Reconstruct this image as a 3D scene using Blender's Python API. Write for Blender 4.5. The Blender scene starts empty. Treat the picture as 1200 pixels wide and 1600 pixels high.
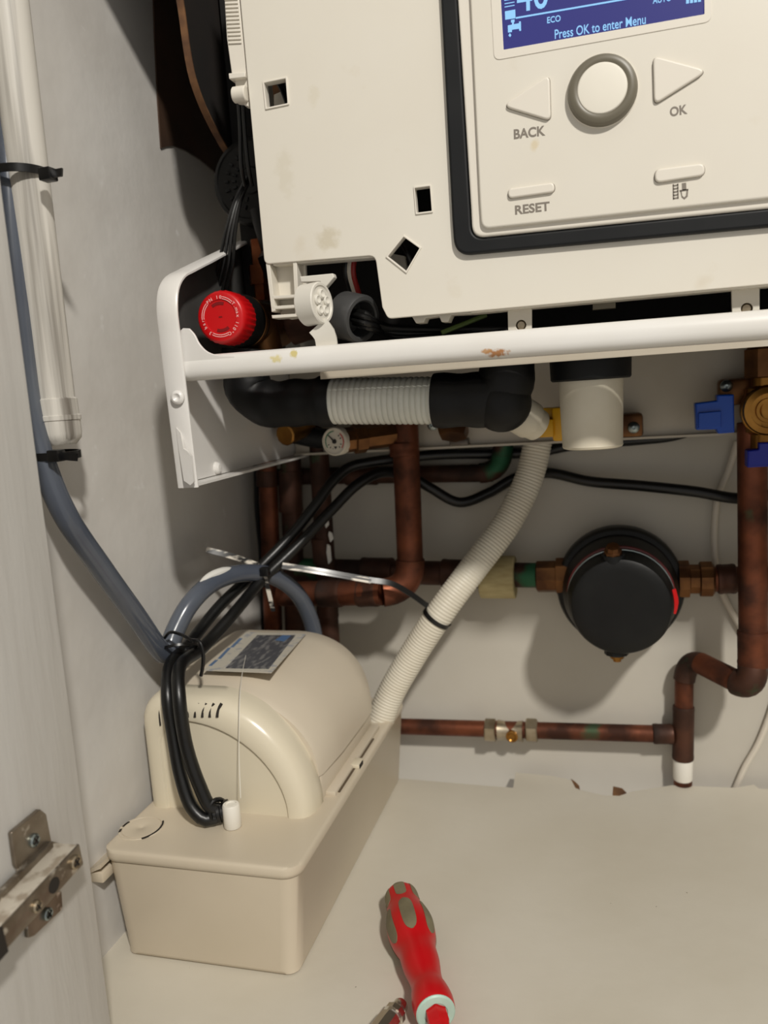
import bpy, bmesh, math, random
from mathutils import Vector, Matrix, noise
random.seed(7)
SC = bpy.context.scene
COL = SC.collection

# ------------------------------------------------------------------ camera
CAM_H = 0.36
RIGHT = Vector((0.96254246, 0.26259733, -0.06748816))
DOWN = Vector((-0.02576111, -0.15921132, -0.98690836))
FWD = Vector((-0.26990438, 0.95167978, -0.14648286))
FPX = 1263.486
cam_d = bpy.data.cameras.new('camera')
cam = bpy.data.objects.new('camera', cam_d)
COL.objects.link(cam)
cam_d.sensor_fit = 'VERTICAL'
cam_d.sensor_height = 36.0
cam_d.lens = FPX / 1600 * 36.0
m = Matrix((RIGHT, -DOWN, -FWD)).transposed().to_4x4()
m.translation = Vector((0, 0, CAM_H))
cam.matrix_world = m
cam_d.clip_start = 0.01
cam_d.dof.use_dof = True
cam_d.dof.focus_distance = 0.50
cam_d.dof.aperture_fstop = 7.5
# focal lengths are in mm and the scene in metres: the aperture is lens / fstop in mm
SC.camera = cam

# ------------------------------------------------------------------ light
world = bpy.data.worlds.new('room_glow')
SC.world = world
world.use_nodes = True
bg = world.node_tree.nodes['Background']
bg.inputs[0].default_value = (1.0, 0.96, 0.905, 1)
bg.inputs[1].default_value = 0.42
lamp_d = bpy.data.lights.new('ceiling_lamp', 'AREA')
lamp_d.shape = 'DISK'
lamp_d.size = 0.17
lamp_d.energy = 58
lamp_d.color = (1.0, 0.955, 0.88)
lamp = bpy.data.objects.new('ceiling_lamp', lamp_d)
COL.objects.link(lamp)
lamp.location = (0.98, -1.25, 2.02)
lamp.rotation_euler = (Vector((-0.15, 0.5, 0.3)) - lamp.location).to_track_quat('-Z', 'Y').to_euler()

vs = SC.view_settings
vs.view_transform = 'Standard'
vs.look = 'None'
vs.exposure = 0.0
vs.gamma = 1.0
vs.use_curve_mapping = False

# ------------------------------------------------------------------ helpers
V = Vector


def at(px, py, X=None, Y=None, Z=None):
    """point of the place seen at a position of the 1200x1600 photograph, on a plane of the room"""
    d = RIGHT * (px - 600) + DOWN * (py - 800) + FWD * FPX
    o = V((0, 0, CAM_H))
    if Z is not None:
        return o + d * ((Z - CAM_H) / d.z)
    if Y is not None:
        return o + d * (Y / d.y)
    return o + d * (X / d.x)


def lin(c):
    out = []
    for v in c:
        v /= 255.0
        out.append(v / 12.92 if v <= 0.04045 else ((v + 0.055) / 1.055) ** 2.4)
    return (*out, 1.0)


def mat(name, col, rough=0.5, metal=0.0, col2=None, scale=40, spread=(0.35, 0.65), detail=4, bump=0, bscale=120,
        stretch=(1, 1, 1), col3=None, scale3=25, thr3=(0.6, 0.68), spec=0.5, coat=0.0, trans=0.0, sss=0, rvar=0.0):
    mt = bpy.data.materials.new(name)
    mt.use_nodes = True
    nt = mt.node_tree
    b = nt.nodes['Principled BSDF']
    b.inputs['Roughness'].default_value = rough
    b.inputs['Metallic'].default_value = metal
    b.inputs['Specular IOR Level'].default_value = spec
    b.inputs['Coat Weight'].default_value = coat
    b.inputs['Transmission Weight'].default_value = trans
    b.inputs['Base Color'].default_value = lin(col)
    tc = nt.nodes.new('ShaderNodeTexCoord')
    mp = nt.nodes.new('ShaderNodeMapping')
    mp.inputs['Scale'].default_value = stretch
    nt.links.new(tc.outputs['Object'], mp.inputs[0])

    def nz(sc, dt):
        n = nt.nodes.new('ShaderNodeTexNoise')
        n.inputs['Scale'].default_value = sc
        n.inputs['Detail'].default_value = dt
        nt.links.new(mp.outputs[0], n.inputs['Vector'])
        return n
    src = None
    if col2:
        n = nz(scale, detail)
        mr = nt.nodes.new('ShaderNodeMapRange')
        mr.inputs[1].default_value, mr.inputs[2].default_value = spread
        nt.links.new(n.outputs['Fac'], mr.inputs[0])
        mx = nt.nodes.new('ShaderNodeMix')
        mx.data_type = 'RGBA'
        mx.inputs[6].default_value = lin(col)
        mx.inputs[7].default_value = lin(col2)
        nt.links.new(mr.outputs[0], mx.inputs[0])
        src = mx.outputs[2]
        if rvar:
            r2 = nt.nodes.new('ShaderNodeMapRange')
            r2.inputs[3].default_value = rough
            r2.inputs[4].default_value = rough + rvar
            nt.links.new(mr.outputs[0], r2.inputs[0])
            nt.links.new(r2.outputs[0], b.inputs['Roughness'])
    if col3:
        n = nz(scale3, 6)
        mr = nt.nodes.new('ShaderNodeMapRange')
        mr.inputs[1].default_value, mr.inputs[2].default_value = thr3
        nt.links.new(n.outputs['Fac'], mr.inputs[0])
        mx = nt.nodes.new('ShaderNodeMix')
        mx.data_type = 'RGBA'
        mx.inputs[6].default_value = lin(col)
        mx.inputs[7].default_value = lin(col3)
        if src:
            nt.links.new(src, mx.inputs[6])
        nt.links.new(mr.outputs[0], mx.inputs[0])
        src = mx.outputs[2]
    if src:
        nt.links.new(src, b.inputs['Base Color'])
    if bump:
        n = nz(bscale, 3)
        bp = nt.nodes.new('ShaderNodeBump')
        bp.inputs['Strength'].default_value = 1.0
        bp.inputs['Distance'].default_value = bump
        nt.links.new(n.outputs['Fac'], bp.inputs['Height'])
        nt.links.new(bp.outputs[0], b.inputs['Normal'])
    return mt


def stain(mt, centre, size, col, amount=0.8, scale=220, cut=(0.42, 0.6)):
    """a patch of dirt or rust with a ragged outline at one spot of a surface (object coordinates)"""
    nt = mt.node_tree
    b = nt.nodes['Principled BSDF']
    tc = nt.nodes.new('ShaderNodeTexCoord')
    mp = nt.nodes.new('ShaderNodeMapping')
    mp.vector_type = 'TEXTURE'
    mp.inputs['Location'].default_value = centre
    mp.inputs['Scale'].default_value = size
    nt.links.new(tc.outputs['Object'], mp.inputs[0])
    g = nt.nodes.new('ShaderNodeTexGradient')
    g.gradient_type = 'SPHERICAL'
    nt.links.new(mp.outputs[0], g.inputs[0])
    n = nt.nodes.new('ShaderNodeTexNoise')
    n.inputs['Scale'].default_value = scale
    n.inputs['Detail'].default_value = 6
    nt.links.new(tc.outputs['Object'], n.inputs['Vector'])
    a = nt.nodes.new('ShaderNodeMath')
    a.operation = 'MULTIPLY'
    nt.links.new(g.outputs['Fac'], a.inputs[0])
    nt.links.new(n.outputs['Fac'], a.inputs[1])
    r = nt.nodes.new('ShaderNodeMapRange')
    r.inputs[1].default_value, r.inputs[2].default_value = cut[0] * 0.5, cut[1] * 0.6
    r.inputs[4].default_value = amount
    nt.links.new(a.outputs[0], r.inputs[0])
    mx = nt.nodes.new('ShaderNodeMix')
    mx.data_type = 'RGBA'
    nt.links.new(r.outputs[0], mx.inputs[0])
    old = b.inputs['Base Color'].links
    if old:
        nt.links.new(old[0].from_socket, mx.inputs[6])
    else:
        mx.inputs[6].default_value = b.inputs['Base Color'].default_value
    mx.inputs[7].default_value = lin(col)
    nt.links.new(mx.outputs[2], b.inputs['Base Color'])


def emit(name, col, strength):
    mt = bpy.data.materials.new(name)
    mt.use_nodes = True
    b = mt.node_tree.nodes['Principled BSDF']
    b.inputs['Base Color'].default_value = (0.01, 0.01, 0.02, 1)
    b.inputs['Emission Color'].default_value = lin(col)
    b.inputs['Emission Strength'].default_value = strength
    b.inputs['Roughness'].default_value = 0.3
    return mt


M = dict(
    wall=mat('painted_plaster', (208, 205, 200), 0.62, col2=(197, 193, 187), scale=9, bump=0.0011, bscale=26, col3=(214, 212, 208), scale3=60, thr3=(0.68, 0.78)),
    backwall=mat('painted_back_wall', (200, 195, 184), 0.6, col2=(190, 184, 172), scale=6, bump=0.0004, bscale=40),
    floor=mat('painted_board', (206, 200, 186), 0.5, col2=(198, 191, 175), scale=7, bump=0.0003, bscale=70, col3=(120, 108, 92), scale3=150, thr3=(0.765, 0.79)),
    stile=mat('brushed_gloss_paint', (202, 200, 196), 0.42, col2=(194, 191, 186), scale=30, bump=0.0006, bscale=90, stretch=(1, 1, 0.12)),
    brown=mat('bare_brown_board', (74, 50, 33), 0.7, col2=(50, 34, 22), scale=14),
    rawedge=mat('broken_board_edge', (120, 84, 52), 0.8, col2=(84, 56, 36), scale=80),
    casing=mat('white_enamel', (226, 224, 221), 0.32, bump=0.00005, bscale=300, col2=(222, 219, 214), scale=12),
    bar=mat('stained_white_enamel', (228, 226, 222), 0.3, col2=(222, 219, 213), scale=14, col3=(196, 150, 84), scale3=33, thr3=(0.735, 0.76)),
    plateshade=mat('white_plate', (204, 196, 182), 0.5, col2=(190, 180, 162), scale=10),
    shadebrown=mat('shaded_plate_brown', (30, 21, 15), 0.85, col2=(18, 13, 10), scale=18),  # shade on the white upper side plate, put into the colour
    greysheet=mat('dark_grey_sheet', (96, 95, 93), 0.5, 0.4, col2=(84, 83, 81), scale=30),
    shadeblack=mat('interior_shade_black', (14, 12, 11), 0.8),  # unlit boiler interior, its shade put into the colour
    ivory=mat('ivory_abs', (222, 217, 205), 0.42, col2=(219, 213, 200), scale=10, col3=(211, 202, 184), scale3=30, thr3=(0.66, 0.82)),
    ivory2=mat('ivory_button', (224, 218, 206), 0.38),
    ivorydk=mat('aged_ivory', (214, 203, 178), 0.45, col2=(204, 191, 164), scale=30),
    olive=mat('grey_olive_plastic', (106, 100, 85), 0.4),
    capivory=mat('pale_cap', (228, 223, 210), 0.5),
    print=mat('grey_print', (126, 118, 108), 0.6),
    gasket=mat('black_rubber', (14, 16, 18), 0.5, spec=0.3, col2=(22, 23, 24), scale=30),
    black=mat('black_plastic', (9, 9, 9), 0.45, spec=0.3, col2=(18, 18, 17), scale=30, bump=0.0001, bscale=200),
    matteblack=mat('matte_black_foam', (10, 10, 11), 0.5, spec=0.3, col2=(15, 15, 15), scale=40, bump=0.0004, bscale=60),
    cable=mat('black_pvc', (11, 11, 12), 0.36, col2=(18, 18, 17), scale=60, bump=0.00015, bscale=160),
    tie=mat('black_nylon', (14, 14, 15), 0.3),
    tieglare=mat('glare_streaked_nylon', (30, 29, 28), 0.26, col2=(226, 218, 204), scale=70, spread=(0.50, 0.58), stretch=(0.25, 1, 1.6)),  # lamp glare on black nylon, painted in as pale streaks
    copper=mat('tarnished_copper', (130, 74, 50), 0.4, 0.7, col2=(68, 42, 32), scale=34, col3=(66, 84, 60), scale3=22, thr3=(0.66, 0.74), rvar=0.3),
    copperdk=mat('dark_copper', (88, 56, 42), 0.45, 0.55, col2=(48, 34, 28), scale=30, col3=(44, 96, 66), scale3=20, thr3=(0.6, 0.68), rvar=0.3),
    coppershiny=mat('bright_copper', (170, 104, 70), 0.3, 0.9, col2=(130, 62, 36), scale=40),
    solder=mat('solder_grey', (104, 96, 88), 0.4, 0.7, col2=(70, 60, 54), scale=60),
    brass=mat('brass', (172, 124, 60), 0.3, 0.95, col2=(132, 92, 44), scale=40),
    brownbrass=mat('aged_brass', (134, 92, 54), 0.4, 0.8, col2=(84, 54, 34), scale=40),
    nickel=mat('dull_nickel', (190, 178, 156), 0.35, 0.9, col2=(150, 134, 110), scale=60),
    hinge=mat('worn_nickel', (150, 141, 128), 0.36, 0.85, col2=(118, 107, 94), scale=60, col3=(206, 200, 190), scale3=110, thr3=(0.60, 0.68), bump=0.0002, bscale=200),
    hingetop=mat('paint_specked_nickel', (196, 188, 174), 0.5, 0.3, col2=(158, 146, 130), scale=130, spread=(.45, .6)),
    zinc=mat('zinc_screw', (150, 160, 160), 0.3, 0.95),
    chrome=mat('chrome', (222, 218, 210), 0.24, 1.0),
    tank=mat('cream_abs', (204, 192, 172), 0.36, col2=(199, 187, 166), scale=12, col3=(182, 164, 136), scale3=18, thr3=(0.72, 0.85)),
    cover=mat('cream_cover', (204, 193, 174), 0.4, col2=(200, 188, 169), scale=12),
    bezel=mat('pale_cream_gloss', (218, 209, 187), 0.24, col2=(215, 205, 182), scale=10),
    slot=mat('dark_slot', (34, 28, 22), 0.8),
    seam=mat('shadow_gap_brown', (92, 78, 60), 0.8),
    labelgrey=mat('silver_label', (92, 93, 98), 0.4, 0.3, col2=(140, 139, 138), scale=260, detail=8, spread=(0.5, 0.62), stretch=(1, 0.35, 1)),
    labelwhite=mat('pale_label', (196, 190, 176), 0.4, col2=(164, 164, 166), scale=120, spread=(0.55, 0.62)),
    labelblue=mat('blue_print', (84, 112, 150), 0.4),
    hosewhite=mat('white_ribbed_pvc', (222, 216, 200), 0.45, col2=(214, 206, 188), scale=30),
    hosedark=mat('rib_groove', (180, 170, 150), 0.5),
    milky=mat('milky_tube', (222, 222, 213), 0.25, col2=(206, 207, 197), scale=30, coat=0.2),
    hosegrey=mat('translucent_grey_vinyl', (92, 98, 108), 0.22, col2=(74, 80, 92), scale=14, coat=0.3),
    chalk=mat('chalky_residue', (214, 212, 206), 0.8),
    pipepaint=mat('brush_painted_pipe', (206, 202, 194), 0.5, col2=(112, 106, 98), scale=75, spread=(0.5, 0.72), stretch=(1.6, 1.6, 0.05), bump=0.0006, bscale=70),
    red=mat('red_plastic', (196, 14, 20), 0.34, col2=(186, 10, 16), scale=20),
    redprint=mat('pale_pink_print', (240, 190, 186), 0.5),
    reddark=mat('dark_red_recess', (120, 6, 12), 0.5),
    screwred=mat('red_grip', (190, 12, 20), 0.36),
    screwgrey=mat('grey_soft_grip', (126, 118, 92), 0.6, col2=(108, 100, 78), scale=60),
    mint=mat('pale_mint_ring', (178, 206, 192), 0.45, col2=(168, 192, 178), scale=80),
    white=mat('white_plastic', (228, 224, 214), 0.4),
    trap=mat('white_trap_cup', (220, 213, 194), 0.42, col2=(212, 203, 182), scale=25, col3=(190, 160, 112), scale3=24, thr3=(0.72, 0.82)),
    yellow=mat('yellow_handle', (222, 166, 18), 0.4),
    blue=mat('blue_handle', (4, 72, 178), 0.35),
    bluedk=mat('deep_blue_handle', (8, 28, 150), 0.4),
    tape=mat('masking_tape', (186, 172, 128), 0.75, col2=(164, 148, 104), scale=50, stretch=(1, 1, 4)),
    gaugeface=mat('gauge_dial', (222, 214, 198), 0.4),
    green=mat('green_print', (40, 120, 84), 0.5),
    ink=mat('black_print', (24, 22, 22), 0.5),
    castwhite=mat('white_nylon', (214, 210, 200), 0.4),
    greygrom=mat('grey_rubber', (62, 62, 62), 0.42),
    wirewhite=mat('white_wire', (214, 206, 192), 0.45),
    wirered=mat('red_wire', (150, 30, 26), 0.45),
    wiregreen=mat('green_yellow_wire', (96, 116, 60), 0.45),
    thread=mat('clear_thread', (226, 222, 210), 0.2, coat=0.5),
    screen=emit('lcd_blue', (40, 42, 116), 1.0),
    glyph=emit('lcd_pale_blue', (150, 208, 252), 1.0),
    darkred=mat('wine_red_wire', (96, 30, 32), 0.4),
)


def wloc(o):
    p = V((0, 0, 0))
    while o:
        p += o.location
        o = o.parent
    return p


def tag(o, label=None, cat=None, group=None, kind=None):
    if label: o['label'] = label
    if cat: o['category'] = cat
    if group: o['group'] = group
    if kind: o['kind'] = kind
    return o


def thing(name, label, cat, loc, group=None):
    o = bpy.data.objects.new(name, None)
    o.empty_display_size = 0.01
    COL.objects.link(o)
    o.location = V(loc)
    return tag(o, label, cat, group)


class MB:
    """collects shapes given in room coordinates and links them as one mesh object"""

    def __init__(s):
        s.bm = bmesh.new()

    def add_bm(s, b2):
        me = bpy.data.meshes.new('tmp')
        b2.to_mesh(me)
        b2.free()
        s.bm.from_mesh(me)
        bpy.data.meshes.remove(me)
        return s

    def add_mesh(s, me, mtx=None):
        if mtx is not None:
            me.transform(mtx)
        s.bm.from_mesh(me)
        bpy.data.meshes.remove(me)
        return s

    def box(s, c, size, bevel=0.0, rot=None, seg=2):
        b = bmesh.new()
        bmesh.ops.create_cube(b, size=1)
        for v in b.verts:
            v.co = V((v.co.x * size[0], v.co.y * size[1], v.co.z * size[2]))
        if bevel > 0:
            bmesh.ops.bevel(b, geom=b.edges[:], offset=bevel, segments=seg, affect='EDGES', profile=0.5)
        mt = Matrix.Translation(V(c))
        if rot is not None:
            mt = mt @ rot.to_4x4()
        bmesh.ops.transform(b, matrix=mt, verts=b.verts)
        return s.add_bm(b)

    def span(s, a, b_, bevel=0.0):
        a, b_ = V(a), V(b_)
        return s.box((a + b_) / 2, [abs(b_[i] - a[i]) for i in range(3)], bevel)

    def rings(s, rings, caps=(True, True), closed=False):
        b = bmesh.new()
        vr = [[b.verts.new(p) for p in r] for r in rings]
        n = len(vr[0])
        idx = range(len(vr) if closed else len(vr) - 1)
        for i in idx:
            r0, r1 = vr[i], vr[(i + 1) % len(vr)]
            for j in range(n):
                k = (j + 1) % n
                try:
                    b.faces.new((r0[j], r0[k], r1[k], r1[j]))
                except ValueError:
                    pass
        if not closed:
            if caps[0]: b.faces.new(list(reversed(vr[0])))
            if caps[1]: b.faces.new(vr[-1])
        bmesh.ops.recalc_face_normals(b, faces=b.faces)
        return s.add_bm(b)

    def tube(s, pts, r, n=16, step=0.004, caps=(True, True), smooth=True, closed=False):
        P = resample(pts, step, closed) if smooth else [V(p) for p in pts]
        L = [0.0]
        for i in range(1, len(P)):
            L.append(L[-1] + (P[i] - P[i - 1]).length)
        T = []
        for i in range(len(P)):
            if closed:
                t = P[(i + 1) % len(P)] - P[i - 1]
            else:
                t = P[min(i + 1, len(P) - 1)] - P[max(i - 1, 0)]
            T.append(t.normalized())
        ref = V((0, 0, 1)) if abs(T[0].z) < 0.9 else V((1, 0, 0))
        u = (ref - T[0] * ref.dot(T[0])).normalized()
        R = []
        for i in range(len(P)):
            u = (u - T[i] * u.dot(T[i])).normalized()
            v = T[i].cross(u)
            if callable(r): rr = r(L[i], L[-1])
            elif isinstance(r, (list, tuple)): rr = r[i]
            else: rr = r
            R.append([P[i] + (u * math.cos(a) + v * math.sin(a)) * rr for a in [2 * math.pi * j / n for j in range(n)]])
        return s.rings(R, caps, closed)

    def lathe(s, origin, axis, prof, n=32, up=None, arc=None):
        """prof: (distance along the axis, radius)"""
        o = V(origin)
        d = V(axis).normalized()
        ref = V(up) if up else (V((0, 0, 1)) if abs(d.z) < 0.9 else V((1, 0, 0)))
        u = (ref - d * ref.dot(d)).normalized()
        v = d.cross(u)
        R = []
        for (h, r) in prof:
            R.append([o + d * h + (u * math.cos(2 * math.pi * j / n) + v * math.sin(2 * math.pi * j / n)) * max(r, 1e-5) for j in range(n)])
        return s.rings(R)

    def ribbon(s, pts, normals, w, t, step=0.003, smooth=True):
        P = resample(pts, step) if smooth else [V(p) for p in pts]
        R = []
        for i, p in enumerate(P):
            tt = (P[min(i + 1, len(P) - 1)] - P[max(i - 1, 0)]).normalized()
            f = i / max(1, len(P) - 1) * (len(normals) - 1)
            k = min(int(f), len(normals) - 2) if len(normals) > 1 else 0
            nn = V(normals[k]).lerp(V(normals[min(k + 1, len(normals) - 1)]), f - k)
            nn = (nn - tt * nn.dot(tt)).normalized()
            sd = tt.cross(nn)
            R.append([p + sd * w / 2 + nn * t / 2, p - sd * w / 2 + nn * t / 2, p - sd * w / 2 - nn * t / 2, p + sd * w / 2 - nn * t / 2])
        return s.rings(R)

    def plate(s, loops, thick, frame, bevel=0.0, z0=0.0, res=3):
        """flat piece with holes: 2D loops in the frame, front face at local z0, thickness going back"""
        cu = bpy.data.curves.new('tmp', 'CURVE')
        cu.dimensions = '2D'
        cu.fill_mode = 'BOTH'
        for lp in loops:
            sp = cu.splines.new('POLY')
            sp.points.add(len(lp) - 1)
            for q, p in zip(sp.points, lp):
                q.co = (p[0], p[1], 0, 1)
            sp.use_cyclic_u = True
        cu.extrude = thick / 2 - bevel
        cu.bevel_depth = bevel
        cu.bevel_resolution = res
        cu.offset = -bevel
        return s.curve(cu, frame @ Matrix.Translation((0, 0, z0 - thick / 2)))

    def curve(s, cu, mtx, post=None):
        ob = bpy.data.objects.new('tmp', cu)
        COL.objects.link(ob)
        dg = bpy.context.evaluated_depsgraph_get()
        dg.update()
        me = bpy.data.meshes.new_from_object(ob.evaluated_get(dg))
        bpy.data.objects.remove(ob)
        bpy.data.curves.remove(cu)
        if post: post(me)
        return s.add_mesh(me, mtx)

    def text(s, txt, frame, width=None, height=None, bold=0.0, thick=0.0003, origin=(0, 0), rot=0.0, centre=False, slant=0):
        cu = bpy.data.curves.new('tmp', 'FONT')
        cu.body = txt
        cu.size = 1
        cu.extrude = 0.0
        cu.offset = bold
        cu.resolution_u = 4

        def post(me):
            xs = [v.co.x for v in me.vertices]
            ys = [v.co.y for v in me.vertices]
            x0, x1, y0, y1 = min(xs), max(xs), min(ys), max(ys)
            if height is None:
                k = width / (x1 - x0); sx = sy = k
            else:
                sy = height / 0.70
                sx = width / (x1 - x0) if width else sy
            ox = (x0 + x1) / 2 if centre else x0
            oy = 0 if height is not None else y0
            for v in me.vertices:
                v.co.x = (v.co.x - ox) * sx
                v.co.y = (v.co.y - oy) * sy
        mt = frame @ Matrix.Translation((origin[0], origin[1], 0)) @ Matrix.Rotation(rot, 4, 'Z')
        ob = bpy.data.objects.new('tmp', cu)
        COL.objects.link(ob)
        dg = bpy.context.evaluated_depsgraph_get(); dg.update()
        me = bpy.data.meshes.new_from_object(ob.evaluated_get(dg))
        bpy.data.objects.remove(ob)
        bpy.data.curves.remove(cu)
        post(me)
        me.transform(mt)
        b = bmesh.new()
        b.from_mesh(me)
        bpy.data.meshes.remove(me)
        n = (frame.to_3x3() @ V((0, 0, 1))).normalized()
        r = bmesh.ops.extrude_face_region(b, geom=b.faces[:])
        for e in r['geom']:
            if isinstance(e, bmesh.types.BMVert): e.co += n * thick
        bmesh.ops.recalc_face_normals(b, faces=b.faces)
        return s.add_bm(b)

    def build(s, name, material, parent=None, angle=35, flat=False):
        me = bpy.data.meshes.new(name)
        o = bpy.data.objects.new(name, me)
        COL.objects.link(o)
        if parent is not None:
            o.parent = parent
            off = wloc(parent)
            for v in s.bm.verts: v.co -= off
        else:
            c = V((0, 0, 0))
            n = len(s.bm.verts)
            for v in s.bm.verts: c += v.co
            c /= max(1, n)
            c.z = min(v.co.z for v in s.bm.verts)
            for v in s.bm.verts: v.co -= c
            o.location = c
        s.bm.to_mesh(me)
        s.bm.free()
        if not flat:
            me.polygons.foreach_set('use_smooth', [True] * len(me.polygons))
            me.set_sharp_from_angle(angle=math.radians(angle))
        mats = material if isinstance(material, list) else [material]
        for q in mats: me.materials.append(M[q] if isinstance(q, str) else q)
        return o


def resample(pts, step, closed=False):
    P = [V(p) for p in pts]
    if len(P) < 3:
        L = (P[1] - P[0]).length
        k = max(1, int(L / step))
        return [P[0].lerp(P[1], i / k) for i in range(k + 1)]
    out = []
    n = len(P)
    for i in range(n if closed else n - 1):
        p1, p2 = P[i], P[(i + 1) % n]
        p0 = P[i - 1] if (i > 0 or closed) else p1 * 2 - p2
        p3 = P[(i + 2) % n] if (i + 2 < n or closed) else p2 * 2 - p1
        # centripetal Catmull-Rom
        t0 = 0.0
        t1 = t0 + max(1e-6, (p1 - p0).length) ** 0.5
        t2 = t1 + max(1e-6, (p2 - p1).length) ** 0.5
        t3 = t2 + max(1e-6, (p3 - p2).length) ** 0.5
        k = max(1, int((p2 - p1).length / step))
        for j in range(k):
            t = t1 + (t2 - t1) * j / k
            A1 = p0 * ((t1 - t) / (t1 - t0)) + p1 * ((t - t0) / (t1 - t0))
            A2 = p1 * ((t2 - t) / (t2 - t1)) + p2 * ((t - t1) / (t2 - t1))
            A3 = p2 * ((t3 - t) / (t3 - t2)) + p3 * ((t - t2) / (t3 - t2))
            B1 = A1 * ((t2 - t) / (t2 - t0)) + A2 * ((t - t0) / (t2 - t0))
            B2 = A2 * ((t3 - t) / (t3 - t1)) + A3 * ((t - t1) / (t3 - t1))
            out.append(B1 * ((t2 - t) / (t2 - t1)) + B2 * ((t - t1) / (t2 - t1)))
    if not closed: out.append(P[-1])
    return out


def rnd(poly, r, n=5):
    """round the corners of a 2D polygon; r is one radius or one per corner"""
    out = []
    k = len(poly)
    for i in range(k):
        p = V(poly[i]); a = V(poly[i - 1]); b = V(poly[(i + 1) % k])
        rr = r[i] if isinstance(r, (list, tuple)) else r
        u, v = a - p, b - p
        lu, lv = u.length, v.length
        u.normalize(); v.normalize()
        if rr <= 0 or abs(u.dot(v)) > 0.999:
            out.append(tuple(p)); continue
        ang = math.acos(max(-1, min(1, u.dot(v))))
        d = min(rr / math.tan(ang / 2), lu * 0.49, lv * 0.49)
        s, e = p + u * d, p + v * d
        for j in range(n + 1):
            t = j / n
            out.append(tuple(s * (1 - t) ** 2 + p * 2 * t * (1 - t) + e * t * t))
    return out


def FY(Y): return Matrix(((1, 0, 0, 0), (0, 0, -1, Y), (0, 1, 0, 0), (0, 0, 0, 1)))
def FX(X): return Matrix(((0, 0, 1, X), (1, 0, 0, 0), (0, 1, 0, 0), (0, 0, 0, 1)))
def FZ(Z): return Matrix(((1, 0, 0, 0), (0, 1, 0, 0), (0, 0, 1, Z), (0, 0, 0, 1)))


def frame(o, u, v):
    u = V(u).normalized(); v = V(v); v = (v - u * v.dot(u)).normalized(); w = u.cross(v)
    m = Matrix((u, v, w)).transposed().to_4x4(); m.translation = V(o); return m


def py_(poly, Y): return [(at(x, y, Y=Y).x, at(x, y, Y=Y).z) for x, y in poly]
def px_(poly, X): return [(at(x, y, X=X).y, at(x, y, X=X).z) for x, y in poly]
def pz_(poly, Z): return [(at(x, y, Z=Z).x, at(x, y, Z=Z).y) for x, y in poly]


def screw(p, axis, r, parent=None, name='screw', material='zinc', label=None):
    b = MB().lathe(p, axis, [(-0.004, r * .5), (0, r * .5), (0, r), (r * .35, r * .95), (r * .6, r * .7), (r * .72, r * .3), (r * .55, r * .25), (r * .5, 0)], 20)
    return b.build(name, material, parent)


# ------------------------------------------------------------------ setting
WX, WY = -0.334, 0.727
floor_poly = [(-0.5, 0.2), (0.54, 0.2), (0.54, 0.7125)]
edge = [(1200, 1233), (1186, 1232), (1178, 1226), (1160, 1229), (1150, 1231), (1100, 1229), (1050, 1227), (985, 1237), (978, 1241), (966, 1243),
        (945, 1243), (918, 1237), (905, 1234), (899, 1226), (893, 1219), (860, 1212), (805, 1207), (802, 1231), (740, 1226), (632, 1217), (520, 1212)]
fl = floor_poly + [tuple(q) for q in pz_(edge, 0)] + [(WX - .02, 0.70), (-0.5, 0.70)]
b = MB().plate([fl], 0.016, FZ(0))
fo = b.build('floor', ['floor', 'rawedge'])
for p in fo.data.polygons:
    if abs(p.normal.z) < 0.5: p.material_index = 1
tag(fo, 'white painted board floor with broken back edge', 'floor', kind='structure')
b = MB()
for tp_ in ([(892, 1217), (899, 1222), (905, 1228), (906, 1234), (899, 1231)], [(958, 1229), (972, 1232), (979, 1239), (968, 1243.5), (957, 1243)]):
    b.plate([[tuple(q) for q in pz_(tp_, 0)]], .0006, FZ(0), 0, .0003)
b.build('torn_edge', 'rawedge', fo)
b = MB().span((-0.5, WY, -0.08), (0.54, WY + .02, 1.15))
tag(b.build('wall_back', 'backwall'), kind='structure')
b = MB().span((WX - .02, 0.2, -0.02), (WX, WY, 1.15))
tag(b.build('wall_left', 'wall'), kind='structure')
b = MB().span((0.54, 0.20, -0.02), (0.56, WY, 1.15))
tag(b.build('wall_right', 'backwall'), kind='structure')
SX = -0.268
b = MB().span((WX - .02, 0.20, -0.02), (SX, 0.3345, 1.0), 0.0012)
tag(b.build('trim_1', 'stile'), kind='structure')
poly = px_([(250, 232), (258, 229), (270, 228), (290, 236), (312, 250), (334, 268), (344, 290), (400, 300), (400, -100), (235, -100), (240, 60), (245, 160)], WX)
b = MB().plate([poly], 0.0012, FX(WX), 0, 0.0012)
tag(b.build('trim_2', 'brown'), kind='structure')

# ------------------------------------------------------------------ boiler chassis
BX0, BX1 = -0.274, 0.275
ch = thing('boiler_chassis', 'white enamelled steel boiler frame with front bar, side flange and back rail', 'boiler frame', (BX0, 0.60, 0.31))
t = 0.0016
side = [(0.477, 0.309), (0.474, 0.400), (0.4735, 0.4205), (0.4775, 0.433), (0.4865, 0.4415), (0.502, 0.4475), (0.616, 0.486), (0.72, 0.522), (0.72, 0.309)]
MB().plate([side], t, FX(BX0), 0.0).build('side_plate', 'casing', ch)
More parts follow.
